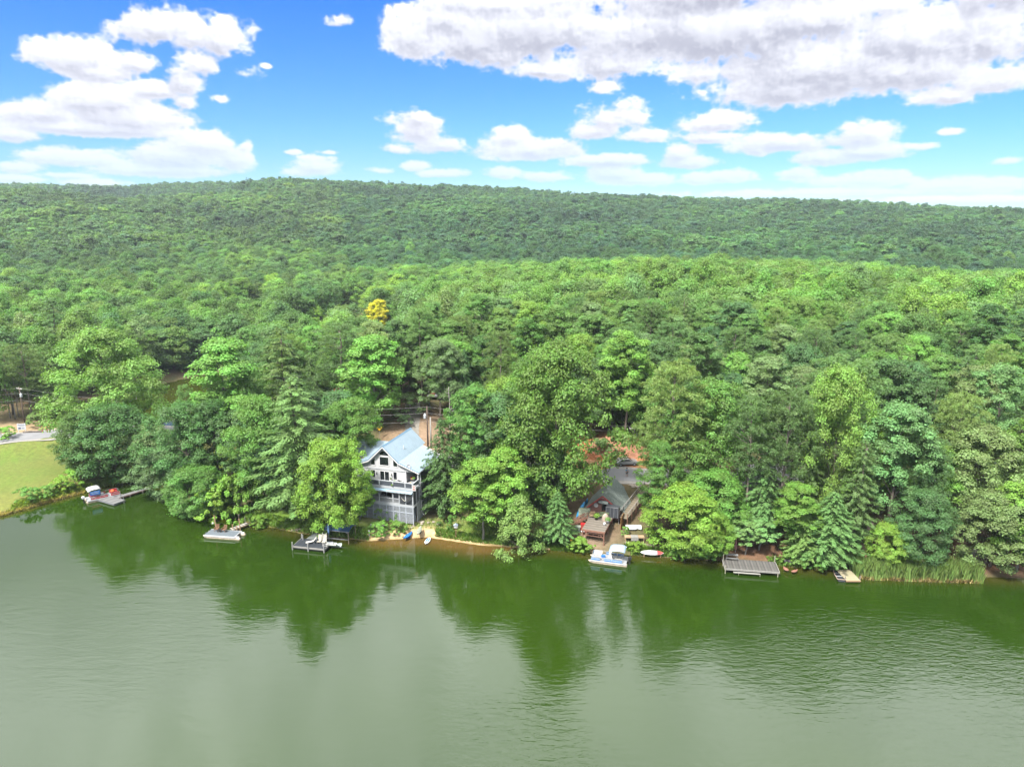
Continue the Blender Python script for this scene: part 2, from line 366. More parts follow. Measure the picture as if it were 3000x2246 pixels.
# ---------------------------------------------------------------- ground sheet
def build_ground():
    azs = np.radians(np.concatenate([np.linspace(-180, -50, 40, endpoint=False), np.linspace(-50, 50, 520), np.linspace(50, 180, 41)[1:-1]]))
    rs = np.concatenate([[0], np.linspace(20, 95, 26), np.arange(95.8, 175, .8), 175 * 1.0125 ** np.arange(0, 225), [2900, 3100, 3300]])
    A, D = np.meshgrid(azs, rs); X = D * np.sin(A); Y = D * np.cos(A)
    Z = ground(X, Y); Z[-3:] = Z[-4] * 0 - 5
    shore = np.interp(X, SHX, SHY); sdist = (Y - shore) * .95
    n1 = wav(X, Y, 2.3, .5) * .5 + wav(X, Y, 6.1, 2.) * .5; n2 = RNG.random(X.shape)
    def c(a, b, k): return np.array(a)[None, None] * (1 - k[..., None]) + np.array(b)[None, None] * k[..., None]
    k = np.clip(.45 + .35 * n1 + .25 * (n2 - .5), 0, 1)
    col = c((.085, .055, .034), (.035, .060, .015), k * .8)
    def put(colr, m): 
        nonlocal col
        m = np.clip(m, 0, 1)[..., None]; col = col * (1 - m) + np.array(colr)[None, None] * m
    # field on the left
    fld = ss(-66, -74, X) * (Y < 172) * (sdist > 0)
    f2 = np.clip(.5 + .5 * wav(X, Y, 9., 1.) * .6 + .3 * (n2 - .5) + ss(22, 3, sdist) * .2, 0, 1)
    put((.062, .108, .014), fld * (1 - f2)); put((.098, .108, .022), fld * f2)
    # grass by the shore and round the houses
    gr = np.clip(ss(9, 3, sdist) * ss(.1, .8, sdist), 0, 1) * ss(-50, -44, X) * (X < 12); put((.075, .13, .017), gr * np.clip(.8 + .5 * n1, 0, 1))
    gr = np.exp(-(((X + 68) / 9) ** 2 + ((Y - 141) / 7) ** 2)) * 1.5; put((.10, .145, .017), gr)
    put((.19, .135, .085), np.exp(-(((X + 17) / 9) ** 2 + ((Y - 117) / 4.5) ** 2)) * .8 * np.clip(.6 + .7 * n1, 0, 1) + 0)
    # beach
    put((.33, .235, .13), ss(3.0, 1.0, sdist + n1 * .5) * ss(-26, -22, X) * ss(-2, -6, X)); put((.16, .11, .05), ss(.6, .0, sdist) * ss(-60, -30, X) * ss(20, 5, X) * .8)
    # bare ground behind the grey house, and the red clay cutting
    put((.175, .12, .082), ss(1, 0, ((X + 15) / 13) ** 2 + ((Y - 146) / 14) ** 2 - .35) * (Y > 128) * np.clip(.85 + .3 * n1, 0, 1))
    kk = np.exp(-(((X - 17) / 9) ** 2 + ((Y - 137) / 7.5) ** 2)) * 1.9; put((.30, .12, .055), kk * np.clip(.8 + .5 * n1, 0, 1))
    put((.15, .105, .075), np.exp(-(((X - 9) / 7) ** 2 + ((Y - 108.5) / 3) ** 2)) * 1.3)
    put((.20, .145, .085), np.exp(-(((X + 121) / 8) ** 2 + ((Y - 172) / 7) ** 2)) * 1.6)
    put((.095, .05, .03), ss(12, 6, sdist) * ss(0.3, 1.2, sdist) * ss(24, 30, X) * .8)
    put((.12, .09, .05), (sdist < -.2) * (Y < 140) * 1.0)
    n, m = X.shape; me = bpy.data.meshes.new('ground'); me.vertices.add(n * m)
    me.vertices.foreach_set('co', np.stack([X, Y, Z], -1).astype(np.float32).ravel())
    i = np.arange(n - 1)[:, None] * m + np.arange(m)[None]; j = np.arange(n - 1)[:, None] * m + (np.arange(m)[None] + 1) % m
    q = np.stack([i, i + m, j + m, j], -1).reshape(-1, 4)
    me.loops.add(q.size); me.polygons.add(len(q)); me.loops.foreach_set('vertex_index', q.ravel().astype(np.int32))
    me.polygons.foreach_set('loop_start', np.arange(0, q.size, 4, dtype=np.int32)); me.polygons.foreach_set('use_smooth', [True] * len(q))
    me.update(); me.validate()
    ca = me.attributes.new('soil', 'FLOAT_COLOR', 'POINT'); ca.data.foreach_set('color', np.concatenate([col, np.ones(col.shape[:2] + (1,))], -1).astype(np.float32).ravel())
    mt = bpy.data.materials.new('ground_soil'); mt.use_nodes = True; t = NT(mt.node_tree); b = t.n['Principled BSDF']
    at = t.new('ShaderNodeAttribute', attribute_name='soil'); tc = t.new('ShaderNodeTexCoord')
    nn = t.noise(1.3, 6, .65, tc.outputs['Object']); n3 = t.noise(7, 4, .6, tc.outputs['Object'])
    f = t.ramp(t.math('ADD', t.math('MULTIPLY', nn, .6), t.math('MULTIPLY', n3, .4)), [(.3, (.55, .55, .55)), (.7, (1.4, 1.4, 1.4))])
    t.l.new(t.mix(1.0, at.outputs['Color'], f, 'MULTIPLY'), b.inputs['Base Color']); b.inputs['Roughness'].default_value = .95; b.inputs['Specular IOR Level'].default_value = .15
    bp = t.new('ShaderNodeBump'); bp.inputs['Strength'].default_value = .7; bp.inputs['Distance'].default_value = .15; t.l.new(n3, bp.inputs['Height']); t.l.new(bp.outputs[0], b.inputs['Normal'])
    me.materials.append(mt); o = link('ground', me); o['kind'] = 'structure'; o['label'] = 'wooded ground rising from the lake shore to the far ridge'
build_ground()
# ---------------------------------------------------------------- water
def build_water():
    xs = np.concatenate([[-900, -500, -300, -200, -150], np.arange(-130, 130.1, 1.6), [150, 200, 300, 500, 900]])
    ys = np.concatenate([[-500, -300, -100, 0, 30], np.arange(45, 145, 1.6), [160, 180, 205, 240, 265]])
    X, Y = np.meshgrid(xs, ys); sdist = (Y - np.interp(X, SHX, SHY)) * .95
    sh = ss(-3.6, -.1, sdist) * (.35 + .65 * ss(-27, -20, X) * ss(6, -5, X)) + .75 * ss(-7, 0, sdist) * ss(-26, -18, X) * ss(4, -8, X)
    sh = np.clip(sh, 0, 1); sh[Y > 160] = .2
    g = Geo(); n, m = X.shape; g.v = [tuple(v) for v in np.stack([X, Y, X * 0], -1).reshape(-1, 3)]
    g.f = [(i*m+k, i*m+k+1, (i+1)*m+k+1, (i+1)*m+k) for i in range(n-1) for k in range(m-1)]
    me = g.mesh('lake_water', None); a = me.attributes.new('shallow', 'FLOAT', 'POINT'); a.data.foreach_set('value', sh.ravel().astype(np.float32))
    mt = bpy.data.materials.new('lake_water'); mt.use_nodes = True; t = NT(mt.node_tree); b = t.n['Principled BSDF']
    at = t.new('ShaderNodeAttribute', attribute_name='shallow'); tc = t.new('ShaderNodeTexCoord'); v = tc.outputs['Object']
    big = t.noise(.02, 3, .5, v)
    body = t.mix(t.maprange(big, .35, .7, 0, 1), (.0074, .0192, .0010, 1), (.0105, .0235, .0013, 1))
    b.inputs['Base Color'].default_value = (0, 0, 0, 1)
    t.l.new(t.mix(at.outputs['Fac'], body, (.065, .040, .011, 1)), b.inputs['Base Color'])
    b.inputs['Roughness'].default_value = .035; b.inputs['IOR'].default_value = 1.50; b.inputs['Specular IOR Level'].default_value = .5
    b.inputs['Diffuse Roughness'].default_value = 0
    def wv(sc, stretch, rot, det, dist=.6):
        mp = t.new('ShaderNodeMapping'); mp.inputs['Scale'].default_value = stretch; mp.inputs['Rotation'].default_value = (0, 0, R(rot))
        t.l.new(v, mp.inputs[0]); return t.noise(sc, det, .55, mp.outputs[0], dist)
    w1 = wv(.55, (.38, 1.25, 1), 7, 3, .9); w2 = wv(1.7, (.4, 1.1, 1), -8, 3, .6); w3 = wv(5.5, (.6, 1, 1), 3, 2)
    patch = t.maprange(t.noise(.028, 2, .5, v), .42, .62, .22, 1)
    sp = t.new('ShaderNodeSeparateXYZ'); t.l.new(v, sp.inputs[0])
    calm = t.maprange(sp.outputs[1], 74, 104, 1, .25); east = t.maprange(sp.outputs[0], -30, 40, .35, 1.6)
    amp = t.math('MULTIPLY', t.math('MULTIPLY', patch, calm), east)
    h = t.math('ADD', t.math('MULTIPLY', w1, .045), t.math('ADD', t.math('MULTIPLY', t.math('MULTIPLY', w2, .075), t.math('ADD', amp, .10)), t.math('MULTIPLY', w3, .007)))
    bp = t.new('ShaderNodeBump'); bp.inputs['Strength'].default_value = 1; bp.inputs['Distance'].default_value = 1.0
    t.l.new(t.math('MULTIPLY', h, t.math('ADD', .30, amp)), bp.inputs['Height']); t.l.new(bp.outputs[0], b.inputs['Normal'])
    me.materials.append(mt); o = link('lake_water', me); o['kind'] = 'structure'; o['label'] = 'calm green lake water'
build_water()
def ribbon(name, line, half, m, label, dz=.03, step=1.5, edge=0.):
    pts = []
    for (a, b) in zip(line[:-1], line[1:]):
        a, b = Vector(a), Vector(b); n = max(1, int((b - a).length / step))
        pts += [a.lerp(b, k / n) for k in range(n)]
    pts.append(Vector(line[-1])); 
    for _ in range(4): pts = [pts[0]] + [(pts[i-1] + pts[i] * 2 + pts[i+1]) / 4 for i in range(1, len(pts) - 1)] + [pts[-1]]
    rows = []
    for i, p in enumerate(pts):
        d = (pts[min(i+1, len(pts)-1)] - pts[max(i-1, 0)]); d.z = 0; d.normalize(); nrm = Vector((-d.y, d.x, 0))
        wob = edge * math.sin(i * .7) * math.sin(i * .23)
        rows.append([(p.x + nrm.x * k, p.y + nrm.y * k, gz(p.x + nrm.x * k, p.y + nrm.y * k) * .0 + max(gz(p.x + nrm.x * k, p.y + nrm.y * k), p.z - .1) + dz) for k in np.linspace(-half - wob, half + wob, 5)])
    o = part(None, name, Geo().strip(rows), m, True); o['kind'] = 'structure'; o['label'] = label
ASPH = mat('road_asphalt', (.21, .21, .22), .9, vary=.09, scale=.5, bump=.3); GRAVEL = mat('gravel', (.24, .22, .19), .95, vary=.2, scale=1.5, bump=.8, bscale=25)
ribbon('road_shoulder', ROAD, 4.6, mat('pale_gravel', (.30, .28, .26), .95, vary=.14, scale=1.2, bump=.5), 'pale gravel shoulder beside the lane', .02, edge=.5)
ribbon('road', ROAD, 3.1, ASPH, 'pale grey asphalt lane curving past the lake', .05)
ribbon('driveway', DRIVE, 1.7, GRAVEL, 'gravel drive climbing the slope behind the grey house', .03, edge=.2)

# ---------------------------------------------------------------- trees
def unit(v): return v / np.maximum(np.linalg.norm(v, axis=-1, keepdims=True), 1e-6)
def leaf_mesh(name, c, nrm, along, w, h, tone, m):
    """kite-shaped leaf sprays at centres c"""
    n = len(c); nrm = unit(nrm); a = unit(along - nrm * (along * nrm).sum(-1, keepdims=True)); b = np.cross(nrm, a)
    w = np.broadcast_to(np.asarray(w), (n,))[:, None]; h = np.broadcast_to(np.asarray(h), (n,))[:, None]
    V = np.stack([c - a * h * .5, c + b * w * .5 + nrm * w * .10, c + a * h * .5, c - b * w * .5 + nrm * w * .10], 1).reshape(-1, 3).astype(np.float32)
    me = bpy.data.meshes.new(name); me.vertices.add(4 * n); me.vertices.foreach_set('co', V.ravel())
    me.loops.add(4 * n); me.polygons.add(n); me.loops.foreach_set('vertex_index', np.arange(4 * n, dtype=np.int32))
    me.polygons.foreach_set('loop_start', np.arange(0, 4 * n, 4, dtype=np.int32)); me.update()
    at = me.attributes.new('tone', 'FLOAT', 'FACE'); at.data.foreach_set('value', np.clip(tone, 0, 1).astype(np.float32))
    me.materials.append(m); return me
def broad(seed, H=20., cw=11., base=.28, np_=95, per=150, leaf=.27, q=.55, p=.85, lob=.22, droop=0., pr=(.5, 1.15), flat=.92, m=LEAF):
    r = np.random.default_rng(seed); ph = r.random(4) * 6.28
    t = r.random(np_) ** .8; az = r.random(np_) * 6.283
    env = cw / 2 * np.sin(np.pi * (.06 + .92 * t) ** p) ** q
    env = env * (1 + lob * np.sin(az * 2 + ph[0] + t * 3) + lob * .7 * np.sin(az * 3 + ph[1] - t * 5) + r.normal(0, .06, np_))
    rf = np.where(r.random(np_) < .72, .78 + .24 * r.random(np_), r.random(np_) * .7)
    C = np.stack([np.cos(az) * env * rf, np.sin(az) * env * rf, H * (base + (1 - base) * t)], -1)
    C[:, 2] -= (rf ** 2) * droop * 2.5 ; C[:, 2] = np.minimum(C[:, 2], H - .5)
    PR = r.uniform(*pr, np_) * (cw / 11) ** .5; ptone = r.random(np_)
    k = np.maximum(20, (per * (PR / np.mean(PR)) ** 2)).astype(int); idx = np.repeat(np.arange(np_), k); n = len(idx)
    d = unit(r.normal(size=(n, 3))); d[:, 2] = np.where(d[:, 2] < -.25, -d[:, 2] * .6, d[:, 2])
    rad = (.60 + .52 * r.random(n) ** .7)[:, None]; rad = np.where(r.random((n, 1)) < .16, rad * r.uniform(1.1, 1.75, (n, 1)), rad)
    pos = C[idx] + d * PR[idx][:, None] * rad * np.array([1, 1, flat]); pos[:, 2] -= droop * r.random(n) * 1.2
    out = unit(C[idx] - np.array([0, 0, H * (base + .35)]))
    nr = d * .75 + out * .25 + np.array([0, 0, .45]) + r.normal(0, .38, (n, 3))
    al = r.normal(size=(n, 3)) + np.array([0, 0, -droop * 2.])
    s = leaf * r.uniform(.7, 1.3, n)
    tone = .5 + (ptone[idx] - .5) * .55 + r.normal(0, .16, n)
    return leaf_mesh('crown', pos, nr, al, s * (.8 - droop * .25), s * (1.05 + droop * .4), tone, m), C
def hemlock(seed, H=20., cw=9., base=.08, nb=120, per=110, leaf=.46, droop=.3, m=LEAF, power=.85, wid=.33):
    r = np.random.default_rng(seed); t = np.sort(r.random(nb) ** 1.1); az = np.arange(nb) * 2.399 + r.random(nb) * .7
    L = cw / 2 * (1 - t) ** power * r.uniform(.72, 1.12, nb) + .45
    L *= 1 - .35 * np.clip((.12 - t) / .12, 0, 1)
    k = np.maximum(12, per * (L / L.max()) ** 1.3).astype(int); idx = np.repeat(np.arange(nb), k); n = len(idx)
    s = r.random(n) ** .7; dirv = np.stack([np.cos(az), np.sin(az)], -1)[idx]; per_ = np.stack([-dirv[:, 1], dirv[:, 0]], -1)
    lat = r.uniform(-1, 1, n) * (1.08 - s) * L[idx] * wid; x = dirv * (L[idx] * s)[:, None] + per_ * lat[:, None]
    z0 = H * (base + (1 - base) * t); z = z0[idx] + L[idx] * (.10 * s - droop * s ** 2) - np.abs(lat) * .25 + r.normal(0, .10, n)
    pos = np.column_stack([x, z]); al = np.column_stack([dirv + per_ * np.sign(lat)[:, None] * .7, -.35 - droop * s * 1.2]) + r.normal(0, .2, (n, 3))
    nr = np.column_stack([dirv * .45, np.full(n, 1.)]) + r.normal(0, .3, (n, 3))
    sc = leaf * r.uniform(.7, 1.3, n); tone = .42 + s * .22 + (r.random(nb)[idx] - .5) * .3 + r.normal(0, .12, n)
    C = np.stack([np.cos(az) * L * .7, np.sin(az) * L * .7, z0], -1)
    return leaf_mesh('crown', pos, nr, al, sc * .42, sc * 1.25, tone, m), C
def pine(seed, H=20., cw=8., base=.42, nb=60, per=170, leaf=.34, m=LEAF):
    r = np.random.default_rng(seed); t = np.sort(r.random(nb)); az = np.arange(nb) * 2.399 + r.random(nb)
    env = cw / 2 * np.sin(np.pi * (.14 + .80 * t)) ** .6; rf = r.uniform(.35, 1.05, nb)
    C = np.stack([np.cos(az) * env * rf, np.sin(az) * env * rf, H * (base + (1 - base) * t * .97) + rf * .3], -1)
    PR = r.uniform(.6, 1.15, nb) * (cw / 8) ** .5; k = (per * (PR / .87) ** 2).astype(int); idx = np.repeat(np.arange(nb), k); n = len(idx)
    # small needle tufts inside every bough end
    nt = 16; tf = unit(r.normal(size=(nb, nt, 3))); tf[..., 2] = np.abs(tf[..., 2]) * .9 - .2
    ti = r.integers(0, nt, n); tc = tf[idx, ti]; d = unit(r.normal(size=(n, 3)) + np.array([0, 0, .35]))
    pos = C[idx] + tc * PR[idx][:, None] * np.array([1.05, 1.05, .55]) + d * .24
    nr = np.cross(d, r.normal(size=(n, 3))) + tc * .5 + np.array([0, 0, .35]); sc = leaf * r.uniform(.8, 1.3, n)
    tone = .5 + (r.random((nb, nt))[idx, ti] - .5) * .5 + r.normal(0, .12, n)
    return leaf_mesh('crown', pos, nr, d, sc * .30, sc * 1.3, tone, m), C
def trunk_mesh(seed, H, C, rad, m, limbs=14, top=.82, lift=.25):
    r = random.Random(seed); g = Geo(); pts = []; bx = by = 0
    for i in range(8):
        s = i / 7; pts.append((bx, by, H * top * s - (.6 if i == 0 else 0))); bx += r.uniform(-.16, .16); by += r.uniform(-.16, .16)
    g.tube(pts, [rad * (1.25 if i == 0 else 1) * (1 - .72 * i / 7) for i in range(8)], 8)
    order = list(range(len(C))); r.shuffle(order)
    for k in order[:limbs]:
        c = C[k]; z0 = min(H * top * .97, max(H * .12, c[2] - math.hypot(c[0], c[1]) * r.uniform(.5, 1.0) * (1 if lift else .1)))
        s = z0 / (H * top); i = min(6, int(s * 7)); a = Vector(pts[i]).lerp(Vector(pts[i+1]), s * 7 - i)
        a.z = max(a.z, .3); b = Vector(c); mid = a.lerp(b, .5) + Vector((r.uniform(-.3, .3), r.uniform(-.3, .3), lift * (b - a).length * .3))
        w = rad * .34 * (1 - .5 * s); g.tube([a, mid, b], [w, w * .6, w * .22], 5, False)
    return g.mesh('trunk', m, True)
KINDS = {}
def kind(name, maker, n, H, bark, trad, limbs, lift=.25, seed=0, **kw):
    KINDS[name] = []
    for i in range(n):
        cr, C = maker(seed + i * 17 + 3, H=H, **kw); KINDS[name].append((cr, trunk_mesh(seed + i, H, C, trad, bark, limbs, .82 if maker is broad else .93, lift), H, kw.get('cw', 10.)))
kind('oak', broad, 4, 20., BARK, .30, 16, seed=10, cw=12., base=.26, np_=190, per=175, leaf=.27)
kind('maple', broad, 3, 16., BARK_PALE, .2, 14, seed=40, cw=10., base=.2, np_=165, per=180, leaf=.27, q=.7, lob=.16, p=1.05)
kind('tall', broad, 3, 24., BARK, .28, 14, seed=70, cw=9., base=.3, np_=170, per=175, leaf=.27, q=.45, lob=.24)
kind('pine', pine, 3, 22., BARK, .24, 26, .12, seed=100, cw=8.5, nb=75, per=200, leaf=.28)
kind('bigpine', pine, 2, 22., BARK, .28, 30, .12, seed=130, cw=11., nb=110, base=.3, per=200, leaf=.28)
kind('hemlock', hemlock, 3, 18., BARK, .22, 40, 0, seed=160, cw=9., nb=210, per=150, leaf=.32)
kind('whitepine', hemlock, 3, 22., BARK, .26, 40, 0, seed=190, cw=11., nb=150, per=210, leaf=.32, droop=.16, wid=.3, power=.7, base=.14)
kind('small', broad, 2, 7., BARK_PALE, .13, 10, seed=290, cw=5., base=.38, np_=80, per=120, leaf=.22, q=.6, pr=(.35, .65))
kind('willow', broad, 1, 11., BARK, .16, 12, seed=220, cw=7.5, base=.02, np_=110, per=130, leaf=.27, droop=.85, q=.45, pr=(.6, 1.0), lob=.06)
kind('spread', broad, 3, 17., BARK, .26, 22, seed=240, cw=14., base=.06, np_=250, per=150, leaf=.26, q=.6, pr=(.55, 1.15))
kind('round', broad, 2, 13., BARK, .2, 22, seed=250, cw=13., base=.03, np_=240, per=150, leaf=.25, q=.5, pr=(.5, 1.05), lob=.15)
kind('bush', broad, 3, 3., BARK, .05, 8, seed=270, cw=4., base=.0, np_=60, per=80, leaf=.17, q=.6, pr=(.28, .55))
def lod(tag_, np_, per, leaf, npine, seed):
    col = bpy.data.collections.new('forest_' + tag_); ms = []
    for i in range(4): ms.append(broad(seed + i, H=18., cw=(11, 12, 10, 9)[i], base=.2, np_=np_, per=per, leaf=leaf, q=(.6, .55, .6, .45)[i], pr=(1.0, 1.9), m=LEAF_FAR)[0])
    ms.append(pine(seed + 9, H=19., cw=8., base=.3, nb=npine, per=int(per * 1.1), leaf=leaf * .95, m=LEAF_FAR)[0])
    ms.append(hemlock(seed + 11, H=20., cw=9., base=.15, nb=npine + 10, per=int(per * .9), leaf=leaf * 1.15, droop=.15, m=LEAF_FAR)[0])
    for i, me in enumerate(ms): col.objects.link(bpy.data.objects.new('%s_tree_%02d' % (tag_, i), me))
    return col
MID = lod('mid', 80, 80, .46, 54, 400); FAR = lod('far', 46, 30, .85, 34, 500)
def forest(name, label, col, rows):
    """rows: x, y, z, rotation, sx, sz, r, g, b, index -> instances"""
    A = np.array(rows, np.float32); n = len(A); me = bpy.data.meshes.new(name); me.vertices.add(n); me.vertices.foreach_set('co', A[:, :3].ravel())
    me.attributes.new('rot', 'FLOAT_VECTOR', 'POINT').data.foreach_set('vector', np.column_stack([A[:, 3] * 0, A[:, 3] * 0, A[:, 3]]).astype(np.float32).ravel())
    me.attributes.new('size', 'FLOAT_VECTOR', 'POINT').data.foreach_set('vector', np.column_stack([A[:, 4], A[:, 4], A[:, 5]]).astype(np.float32).ravel())
    me.attributes.new('tint', 'FLOAT_COLOR', 'POINT').data.foreach_set('color', np.column_stack([A[:, 6:9], np.ones(n)]).astype(np.float32).ravel())
    me.attributes.new('pick', 'INT', 'POINT').data.foreach_set('value', A[:, 9].astype(np.int32))
    ng = bpy.data.node_groups.new(name, 'GeometryNodeTree'); ng.interface.new_socket('Geometry', in_out='INPUT', socket_type='NodeSocketGeometry')
    ng.interface.new_socket('Geometry', in_out='OUTPUT', socket_type='NodeSocketGeometry'); t = NT(ng)
    gi = t.new('NodeGroupInput'); go = t.new('NodeGroupOutput'); ci = t.new('GeometryNodeCollectionInfo'); ci.inputs[0].default_value = col
    ci.inputs['Separate Children'].default_value = True; ci.inputs['Reset Children'].default_value = True
    ip = t.new('GeometryNodeInstanceOnPoints'); ip.inputs['Pick Instance'].default_value = True
    def na(nm, ty):
        q = t.new('GeometryNodeInputNamedAttribute', data_type=ty); q.inputs[0].default_value = nm; return q.outputs[0]
    t.l.new(gi.outputs[0], ip.inputs['Points']); t.l.new(ci.outputs[0], ip.inputs['Instance']); t.l.new(na('pick', 'INT'), ip.inputs['Instance Index'])
    t.l.new(na('rot', 'FLOAT_VECTOR'), ip.inputs['Rotation']); t.l.new(na('size', 'FLOAT_VECTOR'), ip.inputs['Scale']); t.l.new(ip.outputs[0], go.inputs[0])
    o = link(name, me); md = o.modifiers.new('instances', 'NODES'); md.node_group = ng; o['kind'] = 'stuff'; o['label'] = label; o['category'] = 'forest'

TINT = dict(dark=(0.056, 0.120, 0.027), blue=(0.063, 0.135, 0.042), mid=(0.081, 0.169, 0.029), warm=(0.098, 0.188, 0.040), bright=(0.120, 0.240, 0.040), lime=(0.143, 0.262, 0.035), sun=(0.129, 0.220, 0.038), yellow=(0.360, 0.370, 0.020), pine=(0.083, 0.148, 0.045), pinelt=(0.112, 0.192, 0.057), grey=(0.115, 0.184, 0.065), hem=(0.112, 0.200, 0.059), hemdk=(0.060, 0.122, 0.037), willow=(0.118, 0.210, 0.057), mint=(0.112, 0.218, 0.068))
def jit(c, a=.12):
    k = random.uniform(1 - a, 1 + a); h = random.uniform(-.12, .12); return (c[0] * k * (1 + h), c[1] * k, c[2] * k * (1 - h), 1)
NAMES = dict(oak='oak_tree', maple='maple_tree', tall='broadleaf_tree', pine='pine_tree', bigpine='pine_tree', hemlock='hemlock_tree', whitepine='white_pine_tree', willow='weeping_tree', spread='broadleaf_tree', bush='bush', round='broadleaf_tree', small='young_tree')
TREES = []      # x, y, radius of those placed
def tree(kd, x, y, h, wd, tint, label, group=None, z=None, variant=None, rot=None, cat=None):
    if kd == 'bush': h = max(h, wd * .62)
    if kd in ('oak', 'maple', 'tall', 'spread') and h / wd < 1.05: kd = 'round'
    elif kd in ('oak', 'maple', 'tall') and h / wd < 1.4: kd = 'spread'
    v = KINDS[kd]; i = random.randrange(len(v)) if variant is None else variant % len(v); cr, tk, H0, W0 = v[i]
    z = gz(x, y) - .05 if z is None else z
    o = thing(NAMES[kd], label, cat or ('bush' if kd == 'bush' else 'tree'), (x, y, z), random.uniform(0, 6.28) if rot is None else rot, group)
    sx = wd / W0; sz = h / H0
    for nm, me in (('crown', cr), ('trunk', tk)):
        c = link(nm, me, o); c.scale = (sx, sx, sz) if nm == 'crown' else (sx, sx, sz)
        if nm == 'crown': c.color = jit(tint) if len(tint) == 3 else tint
    TREES.append((x, y, wd / 2)); return o
def tpx(kd, px, pyb, pyt, wpx, tint, label, group=None, variant=None, z=None):
    """a tree whose foot, top and width are read off the photograph"""
    p = G(px, pyb); x, y = p.x, p.y; lo, hi = 0., 60.
    for _ in range(40):
        m_ = (lo + hi) / 2
        if proj(x, y, m_)[1] > pyt: lo = m_
        else: hi = m_
    s = proj(x, y, lo)[2]
    return tree(kd, x, y, lo - p.z, wpx / s, TINT[tint], label, group, variant=variant)
